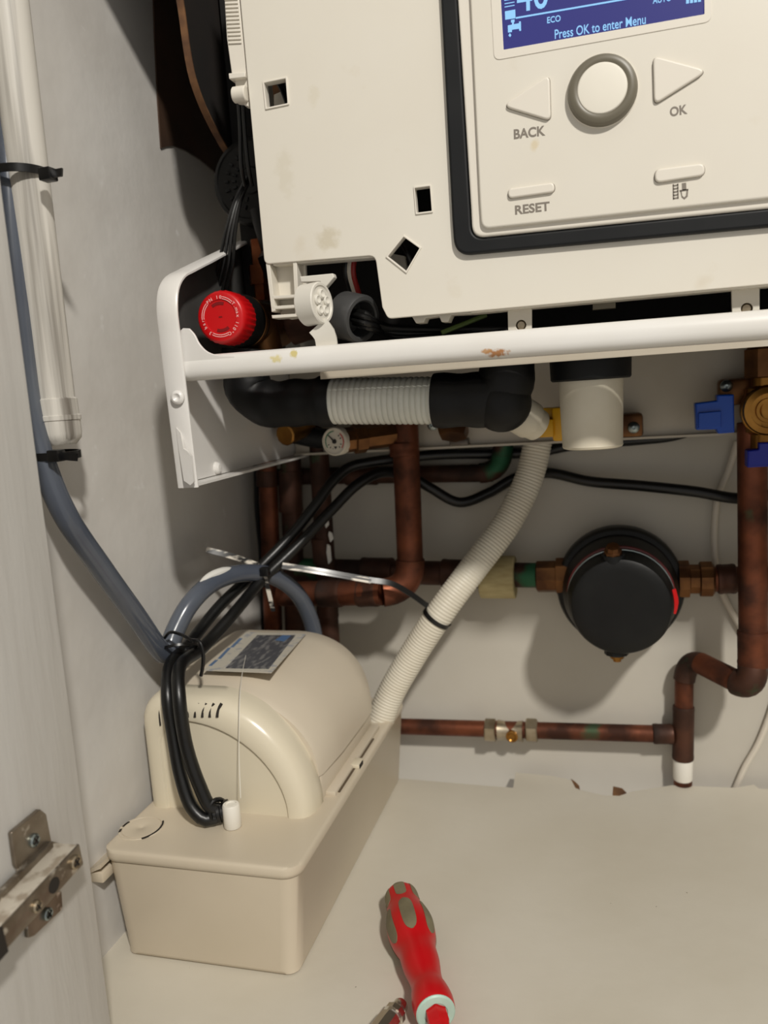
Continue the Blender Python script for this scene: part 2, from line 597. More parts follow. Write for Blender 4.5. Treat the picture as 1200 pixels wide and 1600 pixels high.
# front flange of the left side, turned to face the room, and the lip over its slanted top
path = [V((0.0, 0.477, 0.3065)), V((0, 0.4745, 0.37)), V((0, 0.4735, 0.405)), V((0, 0.4735, 0.4205)), V((0, 0.4775, 0.433)), V((0, 0.4865, 0.4415)), V((0, 0.502, 0.4475)), V((0, 0.616, 0.486)), V((0, 0.70, 0.514))]
W = 0.0150
P = resample(path, 0.003)
rings = []
for i, p in enumerate(P):
    tt = (P[min(i + 1, len(P) - 1)] - P[max(i - 1, 0)]).normalized()
    nn = tt.cross(V((1, 0, 0)))      # outward
    if nn.dot(V((0, -1, .7))) < 0: nn = -nn
    f = i / (len(P) - 1)
    w = W if f < .52 else W * max(0.35, 1 - (f - .52) * 1.6)
    x0 = BX0 - t
    sec = [(0, 0), (0.0006, 0.0012), (0.002, 0.0018), (w - .0015, 0.0018), (w, 0.0008), (w, -0.0004), (0.002, -0.0004), (0, -0.0008)]
    rings.append([p + V((x0 + a, 0, 0)) + nn * c for a, c in sec])
MB().rings(rings).build('front_flange', 'casing', ch)
# folded tab on the flange's foot
tabp = [(276, 668), (283, 676), (291, 700), (297, 704), (303, 712), (307, 752), (302, 757), (292, 750), (280, 700)]
pl = [at(x, y, Y=0.474 - 0.0 - i * 0) for i, (x, y) in enumerate(tabp)]
b = MB()
fr = [p + V((0, -0.004 if 2 <= i <= 7 else -0.001, 0)) for i, p in enumerate(pl)]
b.rings([[p + V((0, 0.002, 0)) for p in fr], fr]); b.build('folded_tab', 'casing', ch)
rv = at(278, 621, Y=0.472)
MB().lathe(rv, (0.1, -1, 0), [(0, .0046), (.0012, .0046), (.0022, .0038), (.0026, .0026), (.0016, .0012), (.001, 0.0002)], 24).build('rivet', 'casing', ch)
# bottom return of the side plate, with its little dimple
b = MB()
b.rings([[V((BX0, 0.477, 0.3066)), V((BX0 + .010, 0.477, 0.3066)), V((BX0 + .010, 0.477, 0.3084)), V((BX0, 0.477, 0.3084))],
         [V((BX0, 0.715, 0.3066)), V((BX0 + .010, 0.715, 0.3066)), V((BX0 + .010, 0.715, 0.3084)), V((BX0, 0.715, 0.3084))]])
b.build('bottom_return', 'casing', ch)
MB().lathe(V((BX0, 0.53, 0.314)), (1, 0, 0), [(0, .0045), (.002, .0042), (.0034, .0028), (.0038, 0)], 20).build('dimple', 'casing', ch)
# front bar: rounded nose, top skirt and underside
BY = 0.475
zl = at(290, 590, Y=BY).z
sec = [(0.024, 0.0150), (0.012, 0.0157), (0.006, 0.0156), (0.003, 0.0146), (0.0014, 0.0128), (0.0004, 0.0095), (0.0, 0.0060), (0.0005, 0.0036), (0.0018, 0.0014), (0.0045, 0.0), (0.020, 0.0), (0.020, 0.0014), (0.006, 0.0016), (0.004, 0.004), (0.0035, 0.009), (0.006, 0.0130), (0.012, 0.0140), (0.024, 0.0135)]
zb = 0.3757
b = MB()
b.rings([[V((x, BY + a, zb - (x + .24) * .005 + c)) for a, c in sec] for x in (BX0 + .0075, -0.15, 0.0, 0.15, BX1)])
b.build('front_bar', 'bar', ch, 50)
for (x, y, w, h, cc, am) in [(778, 552, .013, .0045, (176, 112, 40), .9), (760, 549, .006, .003, (186, 130, 60), .8), (430, 561, .008, .005, (206, 190, 110), .7), (458, 552, .005, .006, (196, 178, 90), .8)]:
    stain(M['bar'], at(x, y, Y=BY) - wloc(ch), (w, .02, h), cc, am, 420)
# gusset where the bar meets the flange
cv = [tuple(q[:2]) for q in resample([V((294, 513, 0)), V((302, 522, 0)), V((310, 537, 0)), V((322, 549, 0)), V((340, 555, 0)), V((366, 556, 0))], 3)]
g = [(280, 516), (284, 512.5)] + cv + [(366, 570), (284, 586), (280, 584)]
MB().plate([py_(g, BY)], 0.0018, FY(BY), 0.0006, -0.0012).build('gusset', 'casing', ch)
# lower lip of the bar, running behind
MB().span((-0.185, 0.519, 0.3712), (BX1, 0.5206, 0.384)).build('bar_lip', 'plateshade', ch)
MB().span((-0.20, 0.519, 0.3830), (BX1, 0.60, 0.3850)).build('light_leak_plate', 'shadeblack', ch)  # dark plate added to stop light slipping in under the panel
# back rail of the frame
RZ = at(880, 691.5, Y=.684).z
b = MB().span((BX0 + .001, 0.684, RZ), (BX1, 0.6862, 0.383))
b.span((BX0 + .001, 0.679, RZ), (BX1, 0.685, RZ + .0018))
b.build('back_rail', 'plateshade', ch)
MB().plate([side], t, FX(BX1), 0.0).build('side_plate', 'casing', ch)  # unseen right side, put in to keep light out of the frame
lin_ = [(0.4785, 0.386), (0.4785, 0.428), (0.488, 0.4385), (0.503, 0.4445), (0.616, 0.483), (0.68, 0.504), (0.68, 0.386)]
MB().plate([lin_], .0008, FX(BX0 + .0016), 0.0).build('grey_side_sheet', 'greysheet', ch)  # dark grey sheet added to darken the upper side plate
# upper part of the left side: slanted edge with a flange
up = [(0.452, 1.0), (0.452, 0.72)] + px_([(264, -70), (278, 0), (300, 130), (345, 228), (400, 300)], BX0) + [(0.72, 0.50), (0.72, 1.0)]
MB().plate([up], t, FX(BX0), 0.0).build('upper_side_plate', 'shadebrown', ch)  # white metal; its shade is painted in as dark brown
edge_pts = [V((BX0 + .002, q[0] - .001, q[1])) for q in px_([(264, -70), (278, 0), (300, 130), (345, 228), (400, 300)], BX0)]
MB().ribbon(edge_pts, [(0, -1, -.5)], .005, .0012).build('upper_flange', 'rawedge', ch)
MB().plate([[(0.44, 1.0), (0.44, 0.70), (0.50, .656), (.60, 0.56), (0.72, 0.50), (0.72, 1.0)]], t, FX(BX1), 0.0).build('upper_side_plate', 'casing', ch)  # unseen upper right side, closing the frame to light from the right
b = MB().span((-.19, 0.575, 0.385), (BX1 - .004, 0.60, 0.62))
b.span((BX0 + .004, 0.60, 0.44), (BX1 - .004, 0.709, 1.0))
b.build('dark_backing_box', 'shadeblack', ch)  # dark boxes added as backing, interior shade painted into them
MB().span((BX0 + .004, 0.47, 0.80), (BX1 - .004, 0.598, 1.0)).build('unseen_light_block', 'casing', ch)  # unseen box added overhead to block light from above
# zinc screws and their lugs on the rail
for (x, y) in [(990, 668), (1135, 603), (617, 686), (676, 664)]:
    screw(at(x, y, Y=0.662), (0, -1, 0), 0.0046, ch)

# ------------------------------------------------------------------ control panel
PY = 0.505
cp = thing('control_panel', 'ivory boiler control panel with blue screen, round dial and four buttons', 'control panel', (0.0, PY, 0.40))
out = py_([(364, -110), (413, 413), (586, 399), (597, 480), (606, 498), (735, 487), (1640, 404), (1640, -160)], PY)
out[0] = (out[0][0] + (out[0][0] - out[1][0]) * .0, .70); out[7] = (out[6][0], .70)
ro = rnd(out, [.001, .004, .005, .0, .004, .0, .001, .001])


def sq(pts, k, r):
    c = V((sum(p[0] for p in pts) / len(pts), sum(p[1] for p in pts) / len(pts)))
    return rnd([tuple(c + (V(p) - c) * k) for p in pts], r, 3)


holes_px = [[(413, 130), (447, 123), (450, 162), (417, 169)], [(648, 294), (672, 291), (675, 330), (651, 333)], [(631, 370), (656, 388), (635, 424), (606, 401)]]
holes = [py_(h, PY) for h in holes_px]
MB().plate([ro] + [sq(h, 1.0, .0004) for h in holes], 0.0028, FY(PY), 0.0007).build('front_plate', 'ivory', cp)
for h in holes:
    k = 1.13
    MB().plate([sq(h, k, .0005), sq(h, .985, .0004)], 0.0065, FY(PY), 0.0003, 0.0009).build('clip_window', 'ivory2', cp)
for (x, y, w, h, cc, am) in [(512, 372, .016, .014, (180, 166, 130), .4), (445, 270, .012, .03, (190, 180, 150), .2), (490, 150, .008, .012, (196, 184, 150), .2), (838, 232, .006, .008, (206, 186, 140), .5)]:
    stain(M['ivory'], at(x, y, Y=PY) - wloc(cp), (w, .03, h), cc, am, 160)
# skirt behind the left and lower edges
ln = [V((q[0], 0, q[1])) for q in out]
MB().plate([rnd([(ln[0].x + .001, ln[0].z), (ln[1].x + .001, ln[1].z + .001), (ln[1].x + .004, ln[1].z + .001), (ln[0].x + .004, ln[0].z)], 0)], 0.03, FY(PY), 0, -0.002).build('skirt', 'ivory', cp)
bot = [(735, 489), (1640, 406), (1640, 398), (735, 481)]
MB().plate([py_(bot, PY)], 0.016, FY(PY), 0.0004, -0.0024).build('skirt', 'ivory', cp)
MB().plate([py_([(424, 414), (586, 401), (586, 392), (424, 405)], PY)], 0.012, FY(PY), 0.0004, -0.0024).build('skirt', 'ivory', cp)
# rubber gasket
go = py_([(684, -110), (706, 300), (710, 402), (760, 396.5), (1290, 347), (1290, -160)], PY)
go = py_([(686, -90), (708, 345), (712, 401), (1290, 348), (1290, -150)], PY)
gi = py_([(710, -90), (737, 330), (739, 375), (1262, 321), (1262, -140)], PY)
go[0] = (go[0][0], .645); go[4] = (go[3][0], .645); gi[4] = (gi[3][0], .632); gi[0] = (gi[0][0], .632)
MB().plate([rnd(go, [0, 0, .015, .012, .01], 10), rnd(gi, [0, 0, .008, .006, .006], 8)], 0.0055, FY(PY), 0.0016, 0.0042).build('rubber_gasket', 'gasket', cp)
gb = py_([(711, -85), (738, 330), (740, 374), (1260, 322), (1260, -135)], PY)
gb[4] = (gb[3][0], .631); gb[0] = (gb[0][0], .631)
MB().plate([rnd(gb, [0, 0, .008, .006, .006], 8)], 0.005, FY(PY), 0.0014, 0.0055).build('fascia_rim', 'ivory2', cp)
# fascia with the screen window
FYY = PY - 0.0085
FA = FY(FYY)
fo_ = py_([(731, -80), (749, 310), (752, 358), (1245, 305), (1245, -125)], FYY)
fo_[4] = (fo_[3][0], .624); fo_[0] = (fo_[0][0], .624)
scr = py_([(783.5, -66), (787, 78), (1100.5, 22.5), (1098, -110)], FYY)
scr[3] = (scr[2][0], .600); scr[0] = (scr[1][0] - .0006, .600)
MB().plate([rnd(fo_, [0, 0, .0055, .004, .004], 8), rnd(scr, [0, .0004, .0004, 0])], 0.004, FA, 0.0013).build('fascia', 'ivory', cp)
# shallow bezel round the screen
bz = py_([(770, -62), (772, 95), (1112, 34), (1110, -110)], FYY)
bz[3] = (bz[2][0], .606); bz[0] = (bz[1][0] - .0005, .606)
MB().plate([rnd(bz, [0, .004, .004, 0], 6), rnd(scr, [0, .0004, .0004, 0])], 0.0006, FA, 0.00025, 0.0004).build('screen_bezel', 'ivory2', cp)
sc_ = MB().plate([scr], 0.001, FA, 0, -0.0006).build('screen', 'screen', cp)


def fit(mb, txt, a, b2, cap, Y, bold=0.0, thick=0.00025):
    A, B = at(*a, Y=Y), at(*b2, Y=Y)
    u = B - A
    mm = (at(a[0], a[1] - cap, Y=Y) - A).length
    fr = frame(A, u, V((0, 0, 1)))
    return mb.text(txt, fr, width=u.length, height=mm, bold=bold, thick=thick)


SYY = FYY + 0.0005
fit(MB(), '40', (808, 19), (857, 11), 46, SYY, 0.008).build('screen_digits', 'glyph', sc_)
fit(MB(), 'ECO', (855, 36.5), (876, 33), 9.5, SYY, 0.012).build('screen_text', 'glyph', sc_)
fit(MB(), 'Press OK to enter Menu', (867, 61), (1009, 37), 14.5, SYY, 0.006).build('screen_text', 'glyph', sc_)
fit(MB(), 'AUTO', (1020, 6), (1049, 1), 10, SYY, 0.01).build('screen_text', 'glyph', sc_)
def quad(mb, pts, Y, th=0.00025):
    return mb.plate([py_(pts, Y)], th, FY(Y), 0, th)
quad(MB(), [(806, 27.0), (1099, -23.5), (1099, -21), (806, 29.5)], SYY).build('screen_line', 'glyph', sc_)
b = MB()
quad(b, [(789, 18), (805, 15), (805.5, 28.5), (789.5, 31)], SYY)
for yy in (3.5, 8.5):
    quad(b, [(788.5, yy + 2), (804, yy - 0.8), (804, yy + 0.4), (788.5, yy + 3.2)], SYY)
quad(b, [(788, 0), (804, -3), (804, -1.5), (788, 1.5)], SYY)
b.build('level_icon', 'glyph', sc_)
b = MB()
quad(b, [(798.5, 31.5), (804, 30.5), (804, 34.5), (798.5, 35.3)], SYY)
quad(b, [(800, 34), (803, 33.5), (803, 39), (800, 39)], SYY)
quad(b, [(793.5, 40), (811, 36.5), (811, 34), (813.8, 33.5), (814.2, 48), (811.5, 48.4), (811, 45), (800, 46.5), (800, 50), (793.8, 51)], SYY)
quad(b, [(796.8, 51.8), (799, 55), (797, 58), (794.5, 55.6)], SYY)
b.build('tap_icon', 'glyph', sc_)
b = MB()
for k in range(4):
    x = 1072 + 6.2 * k
    quad(b, [(x, -8 - k), (x + 4.6, -9 - k), (x + 4.6, 5.2 - k * .9), (x, 6 - k * .9)], SYY)
b.build('signal_icon', 'glyph', sc_)
# rotary dial
kc = at(941, 143, Y=FYY)
kn = MB().lathe(kc, (0, -1, 0), [(-.001, .0192), (0.0008, .0192), (0.0012, .0187), (.0018, .0186)], 64).build('dial_seat', 'ivory2', cp)
MB().lathe(kc, (0, -1, 0), [(0.001, .0189), (0.003, .0186), (.0050, .0176), (.0058, .0160), (.0058, .0140), (.0054, .0134)], 64).build('dial_ring', 'olive', cp)
MB().lathe(kc, (0, -1, 0), [(0.003, .0134), (0.0054, .0134), (.0060, .0129), (.0062, .012), (.0058, 0)], 64).build('dial_cap', 'capivory', cp)
# buttons
def button(px, r, h=0.0022, bev=0.0009):
    MB().plate([rnd(py_(px, FYY), r, 6)], h + .003, FA, bev, h).build('button', 'ivory2', cp)
    MB().plate([rnd([tuple(V(p)) for p in py_([(x + (x - sum(q[0] for q in px) / len(px)) * .03, y + (y - sum(q[1] for q in px) / len(px)) * .03) for x, y in px], FYY)], r, 6)], 0.0004, FA, 0, 0.00012).build('button_gap', 'print', cp)
button([(785, 167), (859, 118), (861, 190)], [.0026, .0026, .0026])
button([(1020, 89), (1106, 112), (1022, 165)], [.0026, .0026, .0026])
button([(794, 296), (866, 286), (867, 301), (795, 311)], .0026)
button([(1023, 266), (1100, 256), (1101, 275), (1023, 287)], .0034)
for txt, a, c, h in [('BACK', (803, 217), (852, 211), 14.5), ('OK', (1047, 182), (1074, 177), 14), ('RESET', (805, 335), (859, 328.5), 13.5)]:
    fit(MB(), txt, a, c, h, FYY, 0.028, 0.00015).build('lettering', 'print', cp)
b = MB()
quad(b, [(1051, 288), (1053, 287.7), (1053.5, 311.5), (1051.5, 311.8)], FYY)
quad(b, [(1058, 287), (1060, 286.7), (1060.5, 310.3), (1058.5, 310.6)], FYY)
for k in range(5):
    quad(b, [(1052, 289.5 + k * 5), (1059.5, 287.9 + k * 5), (1059.5, 289.9 + k * 5), (1052, 291.5 + k * 5)], FYY)
quad(b, [(1065.5, 286.5), (1072, 285.5), (1072.4, 297), (1066, 298)], FYY)
quad(b, [(1062, 297), (1075.5, 295), (1075.5, 297.5), (1062, 299.3)], FYY)
quad(b, [(1063, 298), (1065, 297.8), (1066, 306), (1069, 308.5), (1072, 305.5), (1073, 296.5), (1075.3, 296.2), (1074.5, 307), (1069.5, 311.5), (1065, 308)], FYY)
b.build('brush_icon', 'print', cp)
# ribbed foot left below the plate
fy = PY + .004
b = MB()
b.plate([rnd(py_([(418, 410), (470, 407), (474, 494), (446, 498), (428, 488)], fy), [0, 0, .001, .004, .006])], 0.003, FY(fy), 0.0003, -0.008)
for ln_ in ([(418, 412), (424, 412), (433, 486), (427, 488)], [(460, 410), (466, 410), (470, 494), (464, 495)]):
    b.plate([py_(ln_, fy)], 0.014, FY(fy), 0.0004, 0.003)
for y in (462, 478, 492):
    b.plate([py_([(427, y + 1), (474, y - 2), (474, y + 3), (428, y + 6)], fy)], 0.012, FY(fy), 0.0004, 0.003)
b.build('ribbed_foot', 'ivory', cp)
# drop lugs with a hole, and ribs, below the lower edge
for (x0, x1, y0, y1) in [(793, 831, 478, 522), (1143, 1187, 448, 496)]:
    lg = py_([(x0, y0), (x1, y0 - 4), (x1, y1 - 4), (x0 + 1, y1)], PY + .012)
    c = at((x0 + x1) / 2 + 2, y1 - 14, Y=PY + .012)
    hole = [(c.x + .0032 * math.cos(a), c.z + .0032 * math.sin(a)) for a in [2 * math.pi * k / 20 for k in range(20)]]
    MB().plate([lg, hole], 0.003, FY(PY + .012), 0.0003).build('drop_lug', 'ivory', cp)
    MB().lathe(c + V((0, .002, 0)), (0, -1, 0), [(-.002, .003), (0, .003), (.0012, .0022), (.0014, 0)], 16).build('lug_screw', 'nickel', cp)
MB().plate([py_([(640, 489), (742, 480), (742, 490), (705, 492), (700, 503), (690, 503), (686, 494), (665, 497), (662, 504), (650, 505)], PY + .008)], .012, FY(PY + .008), .0004).build('rib_row', 'ivory', cp)
MB().plate([py_([(926, 468), (962, 465), (962, 481), (926, 484)], PY + .016)], .006, FY(PY + .016), .0004).build('stop_lug', 'olive', cp)
# hinge strap beside the plate's left edge: ribbed strip, hook and barrel
hy = PY + 0.002
b = MB().plate([py_([(346, -70), (369, -70), (374, 0), (385, 116), (362, 118), (354, 60)], hy)], .006, FY(hy), .0008)
for k in range(13):
    y = -8 + k * 6.2
    x = 351 + (y + 8) * .09
    b.plate([py_([(x, y), (x + 20, y - 1), (x + 20, y + 1.8), (x, y + 2.8)], hy)], .001, FY(hy), .0003, .0009)
b.plate([rnd(py_([(360, 117), (386, 115), (386, 123), (361, 126)], hy), .0006)], .010, FY(hy), .0005, .003)
b.plate([rnd(py_([(366, 122), (386, 122), (387, 162), (368, 160)], hy), .001)], .004, FY(hy), .0005, -.001)
b.lathe(at(365, 149, Y=hy - .002), (1, 0, -.03), [(0, .0042), (.0006, .0048), (.0085, .0048), (.009, .0042)], 24)
b.plate([py_([(381, 150), (387, 150), (388, 166), (382, 165)], hy)], .006, FY(hy), .0004)
b.build('ribbed_hinge_strap', 'ivory2', cp)

# stay bracket clipped over the bar
st = thing('stay_bracket', 'white plastic stay with round boss standing behind the bar, right of the red cap', 'bracket', at(512, 540, Y=.492))
bc = at(504, 473, Y=0.486)
ax = V((0.975, -0.22, 0.03)).normalized()
b = MB().lathe(bc - ax * .012, ax, [(-.001, .0122), (-.0004, .0128), (.0114, .0128), (.012, .0122), (.0120, .0108), (.0112, .0103), (.0112, 0)], 36)
b.build('boss', 'castwhite', st)
b = MB()
fr = frame(bc, ax.cross(V((0, 0, 1))), V((0, 0, 1)))
for k in range(5):
    a = 2 * math.pi * k / 5 + .3
    b.lathe(bc + fr.to_3x3() @ V((math.cos(a) * .0054, math.sin(a) * .0054, 0)) - ax * .001, ax, [(0, .0032), (.001, .0032), (.0018, .0022), (.0008, .0010), (.0006, 0)], 14)
b.build('boss_recesses', 'castwhite', st)
b = MB().ribbon([at(496, 508, Y=.487), at(507, 522, Y=.489), at(511, 540, Y=.492), at(511, 562, Y=.492)], [(.2, -1, 0)], 0.0135, 0.004)
b.build('stem', 'castwhite', st)
MB().plate([rnd(py_([(468, 432), (520, 427), (522, 433), (506, 452), (500, 440), (470, 441)], .497), .0006)], .006, FY(.497), .0006).build('top_hook', 'castwhite', st)

# ------------------------------------------------------------------ inside the boiler, behind the bar
pv = thing('pressure_relief_valve', 'red capped pressure relief valve inside the boiler frame, upper left', 'relief valve', at(400, 500, Y=.57))
c0 = at(344, 495, Y=0.497)
A = V((0.03, -1, 0.02)).normalized()
n = 90
b = MB()
u = V((0, 0, 1)); u = (u - A * u.dot(A)).normalized(); v = A.cross(u)
def ridged(h, r, k=0.0004):
    return [c0 + A * h + (u * math.cos(2 * math.pi * j / n) + v * math.sin(2 * math.pi * j / n)) * (r + (k if j % 3 == 0 else 0)) for j in range(n)]
def plain(h, r): return ridged(h, r, 0)
b.rings([plain(-.020, .0166), ridged(-.019, .0172), ridged(-.004, .0172), plain(-.002, .0168), plain(-.0006, .0160), plain(0, .0150), plain(0, .0112), plain(-.0006, .0108), plain(-.0006, .0001)])
cap = b.build('cap', 'red', pv)
fr = frame(c0 + A * .00002, v * -1, u)
b = MB()
for a0, a1 in ((43, 80), (134, 184), (238, 296)):
    for rr in (.0127, .0114) if a0 else (.0114,):
        seg = [((rr + dr) * math.cos(math.radians(a)), (rr + dr) * math.sin(math.radians(a))) for dr, rng in ((0, range(a0, a1 + 1, 5)), (.0004, range(a1, a0 - 1, -5))) for a in rng]
        b.plate([seg], .0002, fr, 0, .0002)
b.build('ring_print', 'redprint', cap)
def arc_text(mb, s, a0, step, r, h):
    for i, chx in enumerate(s):
        if chx == ' ': continue
        a = math.radians(a0 - step * i)
        mb.text(chx, fr, height=h, bold=.002, thick=.0002, origin=(r * math.cos(a), r * math.sin(a)), rot=a - math.pi / 2, centre=True)
b = MB()
arc_text(b, 'PN 10', 128, 11, .0116, .0022)
arc_text(b, 'T.max 110°C', 38, 10.0, .0116, .0022)
arc_text(b, '3 bar', 232, 11, .0116, .0022)
b.build('lettering', 'redprint', cap)
b = MB()
for a0 in (70, 250):
    seg = [((.0098 if k < 9 else .0078) * math.cos(math.radians(a0 + (k if k < 9 else 17 - k) * 7)), (.0098 if k < 9 else .0078) * math.sin(math.radians(a0 + (k if k < 9 else 17 - k) * 7))) for k in range(18)]
    b.plate([seg], .0003, fr, 0, -.0003)
b.plate([[(-.0012, -.0004), (.0012, -.0004), (.0012, .0004), (-.0012, .0004)]], .0003, fr, 0, -.0003)
b.build('grip_recess', 'reddark', cap)
MB().lathe(c0, -A, [(.018, .0164), (.020, .0178), (.034, .0184), (.035, .0170), (.046, .0166)], 40).build('collar', 'black', pv)
MB().lathe(c0, -A, [(.0350, .0172), (.036, .0182), (.040, .0182), (.041, .0168)], 40).build('band', 'brownbrass', pv)
b = MB().lathe(c0, -A, [(.040, .0160), (.075, .0160), (.075, .013), (.11, .013)], 32)
b.lathe(c0 - A * .06 + V((0.004, 0, .0)), (0.1, 0.1, -1), [(0, .012), (.028, .012), (.032, .009), (.036, .009)], 24)
b.build('body', 'brownbrass', pv)

vp = thing('circulator_pump', 'black circular pump head seen past the left edge of the ivory panel', 'pump', at(385, 285, Y=.585))
c1 = at(392, 282, Y=0.585)
MB().lathe(c1, (0, -1, 0), [(-.02, .0315), (-.004, .0315), (0, .0300), (.0010, .0275), (0, .0265), (0, .010), (.001, .009), (.001, 0)], 48).build('pump_head', 'black', vp)
b = MB()
for k in range(9):
    a = math.radians(100 + k * 19)
    for rr in (.0135, .0195):
        p = c1 + V((math.cos(a) * rr, -.0006, math.sin(a) * rr))
        b.box(p, (.0034, .0012, .0018), .0003, Matrix.Rotation(-a, 3, 'Y'))
b.build('moulded_marks', 'gasket', vp)
MB().lathe(c1 + V((0.006, 0.0, -.02)), (0.2, .15, -1), [(0, .009), (.030, .010), (.034, .014), (.05, .014)], 24).build('outlet', 'black', vp)

wires = []
for k in range(4):
    pts = [at(386 + k * 2, 276, Y=.566 + .002 * k), at(366 + k * 3, 318, Y=.560), at(352 + k * 5, 365, Y=.556), at(343 + k * 7, 410, Y=.556), at(334 + k * 7, 452, Y=.562), at(334 + k * 6, 478, Y=.572)]
    o = MB().tube(pts, .0013, 8, .003).build('sensor_wire', 'cable')
    tag(o, 'thin black wire hanging behind the red cap, one of four side by side', 'wire', 'thin wires behind the red cap')
for (x0, x1) in ((372, 373), (379, 384)):
    pts = [at(x0, 150, Y=.54), at(x0 + 3, 200, Y=.545), at(x1 + 4, 260, Y=.55), at(x1 + 10, 290, Y=.56)]
    tag(MB().tube(pts, .0015, 8, .003).build('loom_wire', 'cable'), 'black wire dropping from the ribbed hinge strap along the panel edge', 'wire', 'wires under the hinge strap')
br = MB()
br.lathe(at(412, 470, Y=.592), (0, 0, 1), [(0, .007), (.012, .007), (.012, .010), (.026, .010), (.026, .007), (.045, .007)], 6)
tag(br.build('brass_fitting', 'coppershiny'), 'brass hexagon fitting above the relief valve, left of the ivory foot', 'pipe fitting')
b = MB().tube([at(455, 515, Y=.585), at(490, 505, Y=.585), at(540, 512, Y=.59)], .012, 20, .004)
tag(b.build('copper_manifold', 'copperdk'), 'dark copper pipe lying behind the white stay bracket', 'pipe')

gr = thing('cable_gland', 'grey rubber cable gland beside the white stay bracket, wires through it', 'cable gland', at(556, 500, Y=.52))
ga = V((0.80, -.45, -.25)).normalized()
gc = at(553, 496, Y=.517)
MB().lathe(gc - ga * .009, ga, [(0, .0145), (.0006, .0156), (.016, .0156), (.0176, .0146), (.0178, .0124), (.0170, .0114), (.004, .0112), (.004, 0)], 32).build('gland_ring', 'greygrom', gr)
b = MB()
for k in range(7):
    a = k * .9
    off = V((0, math.cos(a), math.sin(a))) * .0045
    e = gc + ga * .02 + off
    b.tube([gc + off * .8, gc + ga * .012 + off, at(600 + k * 5, 512 + (k % 3) * 6, Y=.525 + .004 * k), at(680 + k * 8, 516 + (k % 3) * 3, Y=.54 + .003 * k), at(760 + k * 10, 514, Y=.55)], .0019, 8, .004)
b.build('wire_bundle', 'cable', gr)
for (x0, mt, lb) in ((540, 'cable', 'black wire rising from the grey gland to the panel notch'), (546, 'wirewhite', 'white wire rising from the grey gland to the panel notch'), (552, 'wirered', 'red wire rising from the grey gland to the panel notch')):
    pts = [at(x0 + 3, 396, Y=.53), at(x0, 425, Y=.53), at(x0 + 6, 450, Y=.535), at(x0 + 14, 474, Y=.54)]
    tag(MB().tube(pts, .0018, 8, .003).build('lead_wire', mt), lb, 'wire')
tag(MB().tube([at(690, 520, Y=.53), at(720, 508, Y=.535), at(760, 492, Y=.54)], .0016, 8, .003).build('earth_wire', 'wiregreen'), 'green and yellow earth wire behind the bar, under the panel ribs', 'wire')
# wires behind the clip windows of the panel
for i, (p, q, w) in enumerate([((428, 118), (452, 172), 'cable'), ((436, 118), (458, 172), 'cable'), ((618, 366), (648, 424), 'cable')]):
    tag(MB().tube([at(*p, Y=.545), at((p[0] + q[0]) / 2 + 1, (p[1] + q[1]) / 2 - 3, Y=.543), at(*q, Y=.545)], .0015, 8, .003).build('loom_wire', w),
        'black wire seen through a square clip window of the ivory panel' if i < 2 else 'black wire seen through the diamond clip window of the ivory panel', 'wire', 'wires behind the upper clip window' if i < 2 else None)
tag(MB().plate([py_([(428, 148), (446, 140), (446, 185), (428, 185)], .56)], .004, FY(.56)).build('inner_bracket', 'ivory'), 'cream bracket behind the upper clip window of the panel', 'bracket')
tag(MB().plate([py_([(408, 118), (452, 112), (456, 176), (410, 182)], .568)], .003, FY(.568)).build('inner_board', 'rawedge'), 'brown board seen deep inside the upper clip window of the panel', 'board')
tag(MB().plate([py_([(604, 395), (632, 400), (640, 440), (604, 440)], .56)], .004, FY(.56)).build('inner_bracket', 'ivory'), 'cream bracket behind the diamond clip window of the panel', 'bracket')

# ------------------------------------------------------------------ under the bar
EY = 0.54
cd = thing('condensate_hose', 'black elbow and milky corrugated hose lying under the boiler bar', 'hose', at(600, 665, Y=EY))
pts = [at(384, 545, Y=EY), at(384, 580, Y=EY), at(391, 612, Y=EY), at(418, 630, Y=EY), at(470, 629, Y=EY), at(522, 627, Y=EY)]
MB().tube(pts, lambda s, L: .0166 + (.0010 if s > L - .012 else 0) + .0005 * math.sin(s * 300), 28, .003).build('elbow', 'matteblack', cd)
pts = [at(519, 627, Y=EY), at(600, 626.5, Y=EY), at(684, 626, Y=EY)]
MB().tube(pts, lambda s, L:   .0152 + .0010 * abs(math.sin(s * math.pi / .0039)) ** 0.7, 32, .00055, smooth=True).build('corrugated_section', 'milky', cd)
pts = [at(679, 626, Y=EY), at(730, 625, Y=EY), at(768, 622, Y=EY), at(788, 604, Y=EY), at(792, 575, Y=EY), at(792, 545, Y=EY)]
MB().tube(pts, lambda s, L: .0182 + .0005 * math.sin(s * 260), 28, .003).build('elbow_boot', 'matteblack', cd)
bc_ = at(784, 629, Y=EY)
MB().lathe(bc_, (0, 0, 1), [(.0196 * math.sin(math.radians(k)), .0196 * math.cos(math.radians(k))) for k in range(-90, 91, 10)], 32).build('boot_heel', 'matteblack', cd)

tp = thing('condensate_trap', 'white cylindrical condensate trap cup hanging from black collar under the bar', 'trap', at(925, 703, Y=.555))
tc_ = at(926, 700, Y=0.555)
MB().lathe(tc_, (0, 0, 1), [(0, .0001), (0, .0171), (.0006, .0190), (.002, .0197), (.0026, .0195), (.042, .0207), (.048, .0207)], 48).build('cup', 'trap', tp)
MB().lathe(tc_, (0, 0, 1), [(.0448, .0207), (.0448, .0248), (.046, .0258), (.062, .0262), (.072, .0262), (.072, 0)], 48).build('collar', 'gasket', tp)

